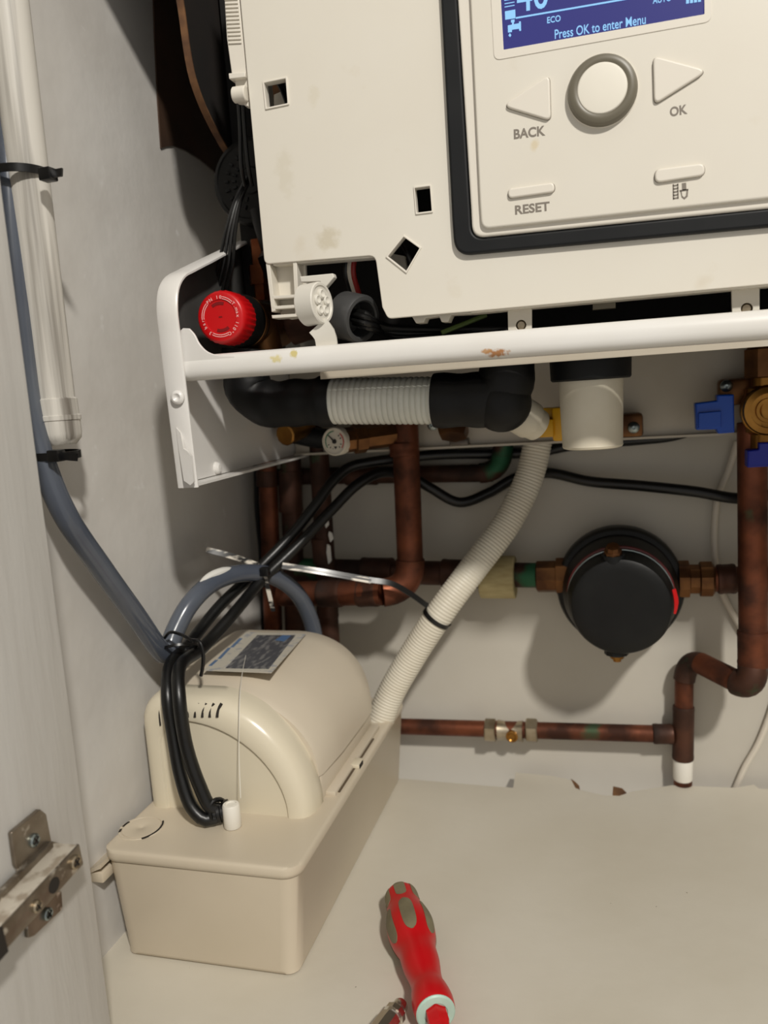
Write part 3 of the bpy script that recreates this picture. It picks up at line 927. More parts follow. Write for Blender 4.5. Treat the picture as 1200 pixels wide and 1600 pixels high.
gs = thing('pressure_gauge', 'small round dial gauge on aged brass body below the black elbow', 'gauge', at(522, 715, Y=.63))
gc2 = at(522, 690, Y=0.625)
gax = V((-0.20, -1, 0.05)).normalized()
MB().lathe(gc2, gax, [(-.012, .0095), (-.010, .0112), (-.001, .0116), (0, .0112), (0.0002, .0104), (-.0008, .0102), (-.0008, 0)], 40).build('dial', 'gaugeface', gs)
gf = frame(gc2 - gax * .0007, gax.cross(V((0, 0, 1))) * -1, V((0, 0, 1)))
if (gf.to_3x3() @ V((0, 0, 1))).dot(gax) < 0: gf = frame(gc2 - gax * .0007, gax.cross(V((0, 0, 1))), V((0, 0, 1)))
def arcseg(a0, a1, r0, r1):
    return [(r0 * math.cos(math.radians(a0 + (a1 - a0) * k / 10)), r0 * math.sin(math.radians(a0 + (a1 - a0) * k / 10))) for k in range(11)] + \
           [(r1 * math.cos(math.radians(a1 + (a0 - a1) * k / 10)), r1 * math.sin(math.radians(a1 + (a0 - a1) * k / 10))) for k in range(11)]
MB().plate([arcseg(90, 215, .0088, .0080)], .0002, gf, 0, .0002).build('green_arc', 'green', gs)
MB().plate([arcseg(50, -40, .0088, .0080)], .0002, gf, 0, .0002).build('red_arc', 'red', gs)
b = MB().plate([[(-.0003, -.001), (.0006, .0002), (-.0054, .0058), (-.0058, .0054)]], .0003, gf, 0, .0005)
b.lathe(gf @ V((0, 0, 0)), gax, [(0, .0019), (.0012, .0017), (.0013, 0)], 16)
b.build('needle', 'ink', gs)
b = MB().plate([[(-.001, -.004), (.0022, -.004), (.0006, -.0066)]], .0002, gf, 0, .0002)
for a in (200, 225, 250, 310, 335, 20, 45):
    b.plate([arcseg(a, a + 7, .0070, .0056)], .0002, gf, 0, .0002)
b.build('dial_marks', 'ink', gs)
bx = V((0.80, .6, 0.05)).normalized()
b = MB().lathe(gc2 - gax * .008 - bx * .002, bx, [(0, .008), (.008, .0105), (.014, .0105), (.015, .0125), (.024, .0125), (.025, .0105), (.050, .0105)], 8)
b.build('brass_body', 'brownbrass', gs)
MB().box(at(600, 680, Y=.672), (.026, .012, .018), .002).build('lug', 'brownbrass', gs)
un = thing('brass_union', 'round brass union nut under the black elbow, left of the gauge', 'pipe fitting', at(450, 694, Y=.64))
MB().lathe(at(450, 678, Y=.635), (-.25, -1, -.15), [(-.03, .008), (0, .0092), (.004, .0092), (.005, .0078), (.0046, 0)], 12).build('nut', 'brass', un)
MB().tube([at(455, 676, Y=.66), at(500, 685, Y=.664), at(560, 688, Y=.668)], .009, 16, .004).build('tail', 'gasket', un)

un = thing('copper_union', 'brown hexagon nut under the right black boot', 'pipe fitting', at(705, 690, Y=.66))
MB().lathe(at(708, 672, Y=.65), (0, -.5, -1), [(-.02, .012), (0, .0135), (.006, .0115), (.0065, 0)], 6).build('nut', 'brownbrass', un)
MB().box(at(718, 690, Y=.672), (.016, .01, .006), .001).build('clip', 'solder', un)

hc = MB().lathe(at(808, 645, Y=.56), (0.55, .55, -.45), [(0, .0125), (.001, .0132), (.012, .0132), (.0125, .0118), (.02, .0112)], 28)
tag(hc.build('hose_cuff', 'trap'), 'pale cuff joining the black boot to the white drain hose', 'hose cuff')

yv = thing('gas_cock', 'yellow handled brass gas cock left of the white trap cup', 'valve', at(860, 700, Y=.66))
b = MB().box(at(849, 669, Y=0.640), (.016, .014, .0135), .001)
b.box(at(856, 647, Y=0.648), (.020, .010, .010), .001)
b.build('handle', 'yellow', yv)
MB().box(at(876, 662, Y=0.645), (.012, .016, .026), .002).build('handle_hub', 'yellow', yv)
MB().lathe(at(905, 668, Y=.664), (1, 0, .02), [(-.012, .009), (.0, .010), (.024, .010), (.025, .008), (.028, .008)], 24).build('body', 'brass', yv)
MB().box(at(985, 664, Y=.672), (.019, .014, .019), .003).build('lug', 'brownbrass', yv)

bv = thing('isolating_valve', 'brass valve with blue handle right of the white trap cup', 'valve', at(1180, 690, Y=.66))
b = MB()
b.plate([rnd(py_([(1086, 630), (1120, 626), (1120, 617), (1147, 616), (1148, 676), (1122, 678), (1120, 671), (1088, 672)], .650), [.001, 0, .001, .001, .001, .001, 0, .001])], .012, FY(.650), .0012)
b.plate([rnd(py_([(1091, 645), (1126, 642), (1126, 668), (1091, 669)], .650), .0006)], .003, FY(.650), .0006, .0024)
b.build('handle', 'blue', bv)
vx = at(1196, 640, Y=.66)
b = MB().lathe(V((vx.x, .66, vx.z - .03)), (0, 0, 1), [(0, .011), (.012, .011), (.014, .014), (.046, .014), (.048, .010), (.075, .010)], 28)
b.lathe(vx + V((0, .02, 0)), (0, -1, 0), [(0, .014), (.020, .014), (.022, .0185), (.026, .0185), (.0275, .0165), (.029, .0185), (.031, .0185), (.0325, .0165), (.034, .0180), (.036, .0170), (.037, .0128), (.033, .0122), (.033, .0092), (.036, .0088), (.036, .0066), (.030, .006), (.030, 0)], 40)
b.build('body', 'brass', bv)
MB().lathe(at(1196, 590, Y=.66), (0, 0, 1), [(0, .0125), (.001, .0145), (.021, .0145), (.022, .0125), (.04, .0125)], 6).build('hex_nut', 'brownbrass', bv)
MB().box(at(1150, 612, Y=.672), (.026, .014, .020), .003).build('lug', 'brownbrass', bv)
b = MB().plate([rnd(py_([(1168, 704), (1186, 702), (1186, 692), (1225, 690), (1225, 728), (1168, 731)], .645), .001)], .014, FY(.645), .0012)
tag(b.build('drain_tap', 'bluedk'), 'deep blue drain tap handle at the right edge below the brass valve', 'tap')

# white corrugated drain hose
hp = [at(846, 640, Y=.702), at(840, 690, Y=.700), at(826, 748, Y=.694), at(794, 814, Y=.682), at(742, 885, Y=.666), at(692, 952, Y=.655), at(646, 1022, Y=.654), at(610, 1085, Y=.652), at(592, 1130, Y=.648)]
o = MB().tube(hp, lambda s, L: .0118 + .0005 * (0.5 + 0.5 * math.sin(s * 2 * math.pi / .0028)), 28, .0005).build('drain_hose', 'hosewhite')
tag(o, 'white corrugated drain hose running down into the condensate pump', 'hose')

# ------------------------------------------------------------------ copper pipework on the back wall
def run(pts, r, parent, mt='copper', name='pipe', step=.004, smooth=False, n=24):
    return MB().tube(pts, r, n, step, smooth=smooth).build(name, mt, parent)
def sleeve(a, c, r, parent, mt='copper', name='coupling', n=24, bead=True):
    a, c = V(a), V(c); d = c - a; L = d.length
    pr = [(0, r * .93), (.0006, r), (.003, r * 1.03), (.0045, r), (L - .0045, r), (L - .003, r * 1.03), (L - .0006, r), (L, r * .93)]
    return MB().lathe(a, d, pr, n).build(name, mt, parent)
def elbow(p0, c, p1, r, parent, mt='copper', name='elbow'):
    p0, c, p1 = V(p0), V(c), V(p1)
    pts = [p0 * (1 - t) ** 2 + c * 2 * t * (1 - t) + p1 * t * t for t in [k / 10 for k in range(11)]]
    return MB().tube(pts, r, 24, .004, smooth=False).build(name, mt, parent)

mp = thing('flow_pipe', 'copper pipe dropping behind the bar to an elbow left of the drain hose', 'pipe', at(640, 925, Y=.655))
P0, P1 = at(632, 640, Y=.665), at(641, 880, Y=.665)
run([P0, P1], .0113, mp)
sleeve(at(630.5, 690, Y=.665), at(632.5, 712, Y=.665), .0126, mp)
c = at(644, 922, Y=.665); e = at(598, 926, Y=.655)
elbow(at(641, 874, Y=.665), c, e, .0124, mp)
run([e, at(440, 928, Y=.668)], .0112, mp)
sleeve(at(592, 926, Y=.656), at(560, 927, Y=.659), .0120, mp, 'copperdk')
sleeve(at(535, 927, Y=.660), at(500, 927, Y=.662), .0122, mp, 'copperdk')

rp = thing('return_pipe', 'horizontal copper pipe on the back wall running left from the black filter', 'pipe', at(700, 915, Y=.70))
run([at(452, 890, Y=.702), at(880, 900, Y=.702)], .0110, rp, 'copperdk')
sleeve(at(565, 893, Y=.702), at(615, 894, Y=.702), .0132, rp, 'copperdk')
sleeve(at(690, 895, Y=.702), at(748, 897, Y=.702), .0126, rp, 'copperdk')
MB().lathe(at(838, 901, Y=.702), (1, 0, .01), [(0, .0125), (.001, .0140), (.017, .0140), (.0175, .0165), (.034, .0165), (.035, .014)], 8).build('union_nut', 'brownbrass', rp)
b = MB().lathe(at(751, 902, Y=.702), (1, 0, .0), [(0, .0178), (.0006, .0188), (.030, .0190), (.031, .0182), (.031, .0150)], 40)
tag(b.build('tape_wrap', 'tape'), 'cream masking tape wrapped round the copper pipe left of the black filter', 'tape')

fl = thing('magnetic_filter', 'round black magnetic filter on the back wall with a wire bail', 'filter', at(965, 1020, Y=.66))
fb = at(968, 916, Y=.700)
fd = V((0, -1, 0.0))
MB().lathe(fb + V((0, .008, 0)), fd, [(-.004, .050), (0, .0520), (.014, .0520), (.017, .0505), (.018, .0478)], 72).build('back_flange', 'black', fl)
MB().lathe(fb + V((0, -.006, 0)), fd, [(0, .0470), (.018, .0462), (.030, .0432), (.046, .0408), (.056, .0390), (.0590, .0375), (.0602, .035), (.0606, .028), (.0610, 0)], 72).build('canister', 'black', fl)
bl = []
for k in range(25):
    a = math.radians(-25 + 200 * k / 24)
    bl.append(fb + V((math.cos(a) * .0408, -.050 + .004 * abs(math.cos(a)), math.sin(a) * .0406 + .0015)))
bl2 = [p + V((0, .0035, .0012)) for p in bl]
MB().tube(bl, .0009, 8, .003).build('wire_bail', 'zinc', fl)
MB().tube(bl2, .0016, 8, .003).build('red_cord', 'darkred', fl)
MB().lathe(at(958, 872, Y=.642), (0, -.55, 1), [(0, .0042), (.002, .0068), (.008, .0068), (.0085, .0055), (.012, .005), (.0125, .002)], 8).build('air_vent', 'brownbrass', fl)
MB().lathe(at(959, 888, Y=.643), (0, -.1, 1), [(0, .002), (.006, .009), (.012, .009)], 16).build('vent_seat', 'gasket', fl)
b = MB().ribbon([at(1049, 922, Y=.645), at(1053, 942, Y=.645), at(1049, 958, Y=.645)], [(.6, -1, 0)], .007, .002)
b.build('red_tag', 'red', fl)
MB().lathe(at(963, 1010, Y=.648), (0, 0, -1), [(0, .0095), (.006, .0095), (.0075, .006)], 10).build('drain_seat', 'gasket', fl)
MB().lathe(at(964, 1022, Y=.648), (0, 0, -1), [(0, .0055), (.003, .0055), (.0034, .0035), (.0058, .0032), (.006, .0015)], 10).build('drain_plug', 'brass', fl)
MB().lathe(fb + V((.0475, 0, 0.006)), (1, 0, 0), [(0, .016), (.008, .016), (.009, .0125), (.016, .0125), (.017, .0150), (.026, .0150), (.028, .012)], 10).build('outlet_union', 'brownbrass', fl)

op = thing('outlet_pipe', 'copper pipe leaving the black filter to the right, passing behind the vertical pipe', 'pipe', at(1180, 915, Y=.702))
run([at(1112, 905, Y=.701), V((.30, .701, at(1112, 905, Y=.701).z))], .0105, op)
sleeve(at(1120, 905, Y=.701), at(1150, 904, Y=.701), .0122, op, 'copperdk')

gp = thing('cold_pipe', 'vertical copper pipe dropping from the brass valve to a swan neck and tee', 'pipe', at(1067, 1226, Y=.712))
a0, a1 = at(1175, 660, Y=.668), at(1177, 1040, Y=.668)
run([a0, a1], .0108, gp)
sleeve(at(1177, 985, Y=.668), at(1177.5, 1040, Y=.668), .0119, gp)
s0 = at(1178, 1078, Y=.660)
q = at(1074, 1026, Y=.712)
elbow(at(1177, 1036, Y=.668), s0, s0.lerp(q, .24), .0112, gp, 'copperdk')
run([s0.lerp(q, .2), s0.lerp(q, .8)], .0092, gp)
sleeve(at(1177, 1036, Y=.668), at(1177.2, 1048, Y=.668), .0116, gp, 'solder', 'solder_ring')
b0 = at(1069, 1062, Y=.712)
elbow(s0.lerp(q, .75), q, b0, .0091, gp, 'copperdk')
run([b0, at(1067, 1226, Y=.712)], .0078, gp)
sleeve(at(1068, 1103, Y=.712), at(1067, 1186, Y=.712), .0090, gp, 'copperdk', 'tee')
sleeve(at(1052, 1147, Y=.712), at(1020, 1146.5, Y=.711), .0088, gp, 'copperdk', 'tee_branch')
MB().lathe(at(1067, 1186, Y=.712), at(1067, 1222, Y=.712) - at(1067, 1186, Y=.712), [(0, .0080), (.001, .0084), (.017, .0082), (.019, .0078)], 24).build('white_joint_paste', 'white', gp)

lp = thing('low_pipe', 'thin copper pipe low on the back wall with isolating fitting', 'pipe', at(800, 1150, Y=.711))
run([at(560, 1133, Y=.711), at(1020, 1146.5, Y=.711)], .0076, lp)
iv = thing('inline_isolator', 'nickel isolating fitting with two compression nuts on the low copper pipe', 'valve', at(800, 1165, Y=.711))
for x in (768, 832):
    MB().lathe(at(x - 10, 1140.5, Y=.711), (1, 0, -.01), [(0, .0100), (.001, .0115), (.0095, .0115), (.0105, .0100)], 6).build('compression_nut', 'nickel', iv)
MB().lathe(at(778, 1141, Y=.711), (1, 0, 0), [(0, .0098), (.012, .0080), (.023, .0098)], 20).build('body', 'nickel', iv)
MB().lathe(at(800, 1150, Y=.703), (0, -1, -.1), [(-.004, .0055), (.002, .0055), (.0025, .0042), (.0015, .003), (.0015, 0)], 16).build('screwdriver_slot', 'brass', iv)

# dark cluster of pipes in the left corner
cluster = [
    ('riser_pipe', 'brown copper riser in the left corner nearest the wall', [at(415, 640, Y=.693), at(428, 1010, Y=.693)], .0088, 'copper', [((417, 735), (418, 760))]),
    ('riser_pipe', 'dark green patinated copper riser, second from the left wall', [at(452, 650, Y=.700), at(462, 1010, Y=.700)], .0098, 'copperdk', [((453, 735), (455, 800))]),
    ('riser_pipe', 'copper riser with white flaking paint, below the gauge', [at(495, 650, Y=.690), at(516, 1005, Y=.690)], .0090, 'copperdk', [((503, 840), (507, 880)), ((511, 925), (512, 965))]),
]
for nm, lb, pt, r, mt, sl in cluster:
    g_ = thing(nm, lb, 'pipe', pt[1])
    run(pt, r, g_, mt)
    for (p, q2) in sl:
        Yd = pt[0].y
        sleeve(at(*p, Y=Yd), at(*q2, Y=Yd), r * 1.14, g_, 'copperdk')
    if 'flaking' in lb:
        b = MB()
        for k, (x, y, hh) in enumerate([(507, 800, 20), (511, 850, 26), (514, 830, 12)]):
            b.plate([rnd(py_([(x, y), (x + 5, y + 3), (x + 7, y + hh), (x + 2, y + hh + 6), (x - 1, y + hh * .5)], .6795), .0006)], .0006, FY(.6795))
        b.build('paint_flakes', 'chalk', g_)
up_ = thing('cross_pipe', 'horizontal copper pipe just below the boiler back rail', 'pipe', at(640, 755, Y=.705))
run([at(430, 745, Y=.714), at(770, 739, Y=.714)], .0080, up_, 'copperdk')
sleeve(at(540, 743, Y=.714), at(590, 742, Y=.714), .0092, up_, 'copperdk')
elbow(at(750, 739.5, Y=.714), at(786, 739, Y=.714), at(786, 696, Y=.714), .0090, up_, 'copperdk')
run([at(786, 700, Y=.714), at(785, 650, Y=.714)], .0080, up_, 'copperdk')
tag(MB().tube([at(399, 715, Y=.70), at(402, 800, Y=.705), at(408, 870, Y=.708), at(412, 1000, Y=.71)], .0024, 10, .004).build('corner_cable', 'cable'), 'thin black cable running down the left corner of the cupboard', 'cable')

# ------------------------------------------------------------------ white wires on the right
for pts, lb in (([(1152, 690), (1138, 735), (1122, 775), (1116, 830), (1118, 880), (1128, 925), (1150, 968), (1170, 1000)], 'thin white cable looping on the back wall behind the right copper pipe'),
                ([(1215, 1080), (1198, 1130), (1183, 1165), (1164, 1198), (1149, 1232)], 'thin white cable dropping behind the back edge of the floor, far right')):
    tag(MB().tube([at(x, y, Y=.7235) for x, y in pts], .0026, 10, .004).build('white_cable', 'wirewhite'), lb, 'cable')

# ------------------------------------------------------------------ black cables
R = .0046
ca = [at(348, 1272, Y=.461), at(322, 1281, Y=.455), at(300, 1262, Y=.455), at(283, 1215, Y=.458), at(271, 1150, Y=.463), at(262, 1085, Y=.468), at(266, 1040, Y=.487), at(300, 1000, Y=.530), at(345, 945, Y=.565), at(400, 893, Y=.600), at(450, 842, Y=.625), at(492, 790, Y=.645), at(520, 752, Y=.660), at(546, 730, Y=.672), at(580, 722, Y=.682), at(632, 715, Y=.692), at(690, 710, Y=.706), at(740, 709, Y=.7165), at(786, 709, Y=.7215), at(840, 706, Y=.7215), at(900, 695, Y=.7205), at(1000, 687, Y=.7195), at(1055, 680, Y=.7195), at(1100, 664, Y=.7195)]
cb = [at(348, 1266, Y=.462), at(330, 1262, Y=.458), at(312, 1228, Y=.457), at(291, 1165, Y=.457), at(280, 1090, Y=.459), at(280, 1045, Y=.474), at(317, 1012, Y=.521), at(364, 960, Y=.556), at(408, 908, Y=.592), at(462, 856, Y=.620), at(520, 795, Y=.648), at(560, 756, Y=.665), at(598, 738, Y=.680), at(640, 744, Y=.690), at(672, 762, Y=.695), at(718, 785, Y=.704), at(764, 770, Y=.714), at(808, 746, Y=.7190), at(856, 739, Y=.7190), at(920, 752, Y=.712), at(1000, 759, Y=.706), at(1085, 768, Y=.705), at(1160, 779, Y=.705), at(1230, 768, Y=.705), at(1330, 750, Y=.705), at(1480, 700, Y=.71)]
tag(MB().tube(ca, R, 14, .004).build('power_cable', 'cable'), 'black cable from the pump gland running along under the boiler back rail', 'cable')
tag(MB().tube(cb, R, 14, .004).build('power_cable', 'cable'), 'black cable from the pump gland sagging across the back wall above the filter', 'cable')

# ------------------------------------------------------------------ grey hose
hs = [at(8, 130, X=-.324), at(14, 300, X=-.324), at(30, 500, X=-.323), at(48, 650, X=-.321), at(72, 735, X=-.315), at(103, 806, X=-.311), at(160, 890, X=-.311), at(215, 966, X=-.312), at(247, 1012, X=-.313), at(258, 1022, X=-.313)]
hs2 = [at(264, 1012, X=-.313), at(274, 985, X=-.311), at(296, 945, X=-.305), at(330, 912, X=-.297), at(375, 896, X=-.286), at(425, 900, X=-.272), at(462, 925, X=-.262), at(484, 965, X=-.258), at(494, 1010, X=-.256), at(496, 1040, X=-.254)]
gh = thing('grey_hose', 'translucent grey blue hose bent double beside the painted pipe and behind the pump', 'hose', hs[9])
MB().tube(hs + hs2, .0072, 20, .003).build('tubing', 'hosegrey', gh)
b = MB()
off = V((-.001, -.004, .0052))
b.tube([p + off for p in (at(312, 928, X=-.302), at(330, 912, X=-.297), at(352, 902, X=-.291), at(378, 896, X=-.285))], lambda s, L: .0032 * math.sin(math.pi * min(1, max(0.05, s / L))) + .0003, 10, .002)
b.build('chalky_patch', 'chalk', gh)

# ------------------------------------------------------------------ painted pipe and ties
pp = thing('painted_waste_pipe', 'white brush painted pipe on the left wall with a socket at its foot', 'pipe', at(92, 700, X=-.314))
ta, tb = at(4, -60, X=-.314), at(90, 655, X=-.314)
ta.y = tb.y
ta = V((tb.x, tb.y + .004, .72))
run([ta, tb], .0112, pp, 'pipepaint')
dn = V((0, 0, -1))
base = V((tb.x, tb.y, at(88, 622, X=-.314).z))
MB().lathe(base, dn, [(0, .0112), (.0008, .0124), (.010, .0126), (.0105, .0134), (.0130, .0134), (.0135, .0128), (.021, .0128), (.024, .0122), (.0275, .0090), (.0275, 0)], 36).build('socket', 'pipepaint', pp)

def zip_tie(name_label, c, r, tail_dir, taillen, hd, tilt=(0, 0, 1), squash=1.0, head_ang=0.0):
    t_ = thing('cable_tie', name_label, 'cable tie', c)
    up_ = V(tilt).normalized()
    u_ = V((1, 0, 0)); u_ = (u_ - up_ * u_.dot(up_)).normalized(); v_ = up_.cross(u_)
    n_ = 40
    rings = []
    for k in range(n_):
        a = 2 * math.pi * k / n_
        d_ = u_ * math.cos(a) + v_ * math.sin(a) * squash
        p = V(c) + d_ * r
        dd = d_.normalized()
        rings.append([p + up_ * .0022 + dd * .0006, p + up_ * .0022 - dd * .0006, p - up_ * .0022 - dd * .0006, p - up_ * .0022 + dd * .0006])
    MB().rings(rings, closed=True).build('strap', 'tie', t_)
    hpos = V(hd)
    MB().box(hpos, (.0075, .0075, .0068), .0008).build('head', 'tie', t_)
    MB().ribbon([hpos, hpos + V(tail_dir).normalized() * taillen], [(0, -1, 0.2)], .0044, .0011).build('tail', 'tie', t_)
    return t_
cx = (at(38, 272, X=-.316))
zip_tie('black cable tie high on the painted pipe', V((-.3175, tb.y - .001, at(40, 271, X=-.314).z)), .0152, (1, -.1, -.02), .010, at(75, 273, Y=tb.y - .010), (0.02, 0, 1))
zip_tie('black cable tie at the foot of the painted pipe', V((-.3165, tb.y - .006, at(80, 711, X=-.316).z)), .0158, (1, -.1, -.10), .015, at(88, 712, Y=tb.y - .019), (0.03, 0, 1))

# long tie between the cables and the drain hose
lt = thing('long_cable_tie', 'long black cable tie strung from the cable bundle to the white drain hose', 'cable tie', at(560, 905, Y=.63))
Hn = (V((0.98, -1.25, 2.02)) - at(500, 890, Y=.61)).normalized() + (V((0, 0, .36)) - at(500, 890, Y=.61)).normalized()
Hn.normalize()
MB().ribbon([at(322, 859, Y=.575), at(365, 870, Y=.585), at(404, 884, Y=.596)], [Hn], .0046, .0012).build('tail', 'tieglare', lt)
MB().ribbon([at(441, 884, Y=.604), at(500, 893, Y=.612), at(580, 907, Y=.628)], [Hn], .0052, .0012).build('glare_strap', 'tieglare', lt)
MB().ribbon([p + Hn * .0008 for p in (at(441, 884, Y=.604), at(500, 893, Y=.612), at(580, 907, Y=.628))], [Hn], .0015, .0006).build('strap_groove', 'tie', lt)
MB().ribbon([at(576, 906, Y=.627), at(612, 912, Y=.634), at(640, 927, Y=.642), at(668, 947, Y=.651)], [Hn], .0046, .0012).build('strap', 'tie', lt)
hd0 = at(672, 949, Y=.655)
hdir = (at(692, 952, Y=.655) - at(646, 1022, Y=.654)).normalized()
def loop(c, axis, r, w, th, n_=40):
    axis = V(axis).normalized()
    ref = V((0, 1, 0)); u_ = (ref - axis * ref.dot(axis)).normalized(); v_ = axis.cross(u_)
    rg = []
    for k in range(n_):
        a = 2 * math.pi * k / n_
        d_ = u_ * math.cos(a) + v_ * math.sin(a)
        p = V(c) + d_ * r
        rg.append([p + axis * w / 2 + d_ * th / 2, p + axis * w / 2 - d_ * th / 2, p - axis * w / 2 - d_ * th / 2, p - axis * w / 2 + d_ * th / 2])
    return MB().rings(rg, closed=True)
lax = (hdir + V((-.35, 0, -.05))).normalized()
loop(at(683, 965, Y=.6547), V((hdir.x * .9 + .12, 0, hdir.z)), .0126, .0040, .0013).build('hose_loop', 'tie', lt)
cdir = (at(450, 842, Y=.625) - at(360, 945, Y=.565)).normalized()
loop(at(404, 901, Y=.596), cdir, .0092, .0050, .0014).build('cable_loop', 'tie', lt)
MB().box(at(414, 893, Y=.588), (.0075, .006, .007), .0008).build('head', 'tie', lt)
MB().ribbon([at(414, 900, Y=.590), at(420, 925, Y=.594), at(427, 955, Y=.60)], [(.3, -1, 0)], .0034, .001).build('loose_tail', 'tieglare', lt)

tw = thing('wire_twist', 'black twist of wire binding the grey hose to the cables', 'wire tie', at(285, 1005, Y=.50))
b = loop(at(279, 1012, Y=.500), V((-.2, .35, .85)), .0128, .0018, .0018)
b.build('loop', 'tie', tw)
b = MB().tube([at(300, 1000, Y=.487), at(311, 1002, Y=.484), at(317, 1018, Y=.483), at(317, 1040, Y=.483), at(314, 1056, Y=.483)], .0013, 8, .002)
b.build('loose_end', 'tie', tw)
b = MB().tube([at(256, 998, Y=.497), at(266, 988, Y=.492), at(284, 992, Y=.487), at(302, 1002, Y=.486)], .0012, 8, .002)
b.build('cross_wire', 'tie', tw)

# ------------------------------------------------------------------ condensate pump
ZT = 0.0775
pm = thing('condensate_pump', 'cream plastic condensate pump standing on the floor in the left corner', 'pump', (-.258, .555, 0))
def rrect(x0, x1, y0, y1, r, z, n_=7):
    pts = []
    for (cx_, cy_, a0) in ((x1 - r, y0 + r, -90), (x1 - r, y1 - r, 0), (x0 + r, y1 - r, 90), (x0 + r, y0 + r, 180)):
        for k in range(n_ + 1):
            a = math.radians(a0 + 90 * k / n_)
            pts.append(V((cx_ + r * math.cos(a), cy_ + r * math.sin(a), z)))
    return pts
xa, xb, ya, yb_ = -.3275, -.1885, .4180, .6935     # top
xc, xd, yc, yd = -.3215, -.1965, .4222, .6915      # bottom
b = MB()
rg = [rrect(xc + .004, xd - .004, yc + .004, yd - .004, .006, 0.0), rrect(xc + .001, xd - .001, yc + .001, yd - .001, .008, 0.0012), rrect(xc, xd, yc, yd, .012, .004),
      rrect(xa + .0012, xb - .0012, ya + .0015, yb_ - .001, .012, ZT - .008), rrect(xa + .0004, xb - .0004, ya + .0003, yb_ - .0002, .012, ZT - .0072), rrect(xa, xb, ya, yb_, .012, ZT - .005), rrect(xa, xb, ya, yb_, .012, ZT - .002),
      rrect(xa + .001, xb - .001, ya + .001, yb_ - .001, .009, ZT - .0004), rrect(xa + .0025, xb - .0025, ya + .0025, yb_ - .0025, .008, ZT), rrect(xa + .006, xb - .006, ya + .006, yb_ - .006, .006, ZT - .0003), rrect(xa + .03, xb - .03, ya + .03, yb_ - .03, .006, ZT - .0003)]
b.rings(rg)
b.build('tank', 'tank', pm, 50)
# wall bracket ear, left front
e0 = at(180, 1327, Y=.416)
b = MB().rings([[V((xa - .009, .413, .062)), V((xa + .004, .413, .068)), V((xa + .004, .435, .068)), V((xa - .009, .435, .062))],
                [V((xa - .009, .413, .064)), V((xa + .004, .413, .071)), V((xa + .004, .435, .071)), V((xa - .009, .435, .064))]])
b.span((xa - .009, .415, .056), (xa + .003, .433, .0635), .001)
b.build('wall_ear', 'tank', pm)
# bezel: arch with a sloping, stepped face
def arch(y, k, top=.1605, e=1.9, ax_=.073, z0=None, xr=-.2008):
    x0, x1 = -.3265 + k, xr - k
    xm0, xm1 = x0, x1
    tp_ = top - k
    z0 = ZT - .001 if z0 is None else z0
    pts = []
    rl_ = .018                 # left shoulder radius
    pts.append(V((x0, y, z0)))
    pts.append(V((x0 - .000, y, z0 + (tp_ - z0) * .4)))
    for j in range(9):
        a = math.radians(180 - 90 * j / 8)
        pts.append(V((x0 + rl_ + rl_ * math.cos(a), y, tp_ - rl_ + rl_ * math.sin(a))))
    az_ = tp_ - z0 - .004     # right shoulder, a big ellipse
    cxr = x1 - ax_
    for j in range(1, 22):
        a = math.radians(90 - 90 * j / 21)
        ca_, sa_ = max(0, math.cos(a)), max(0, math.sin(a))
        pts.append(V((cxr + ax_ * ca_ ** (2 / e), y, z0 + .004 + az_ * sa_ ** (2 / e))))
    pts.append(V((x1, y, z0)))
    return pts
def skin(seq, cap0=True, cap1=True):
    return MB().rings(seq, (cap0, cap1))
BYF = .4805
sk = [arch(.5015, .0008), arch(.5005, 0), arch(.493, 0), arch(.4855, .0006), arch(.4800, .0024), arch(.4768, .0052), arch(.4752, .0090), arch(.4745, .0150), arch(.4748, .0162), arch(.4768, .0175)]
skin(sk).build('front_bezel', 'bezel', pm, 40)
CZ = ZT + .0185
cvr = [(.4995, .0040, .1606, 1.92, .073), (.504, .0020, .1614, 1.95, .073), (.540, -.0005, .1632, 2.1, .071), (.600, -.0015, .1640, 2.35, .068), (.6180, -.0010, .1640, 2.4, .067), (.6255, .0020, .1640, 2.4, .067), (.6300, .0075, .1640, 2.4, .067), (.6318, .0140, .1640, 2.4, .067)]
skin([arch(*q, CZ, -.1985) for q in cvr]).build('motor_cover', 'cover', pm, 40)
# shoulder skirt under the right flank, with the long slot and its clip
MB().span((-.322, .5020, ZT - .001), (-.2015, .627, CZ + .002), .002).build('cover_skirt', 'cover', pm)
b = MB().span((-.2030, .5085, ZT - .001), (-.1945, .626, ZT + .0030), .0008)
b.build('flank_ledge', 'cover', pm)
MB().span((-.1950, .514, ZT - .0002), (-.1930, .604, ZT + .0005)).build('seam_slot', 'seam', pm)
cl = at(563, 1196, Z=ZT)
b = MB().span((-.1965, cl.y - .006, ZT), (-.1895, cl.y + .006, ZT + .0034), .0006)
b.build('clip', 'bezel', pm)
MB().span((-.1905, cl.y - .0055, ZT + .0002), (-.1890, cl.y + .0025, ZT + .0030)).build('clip_slot', 'slot', pm)
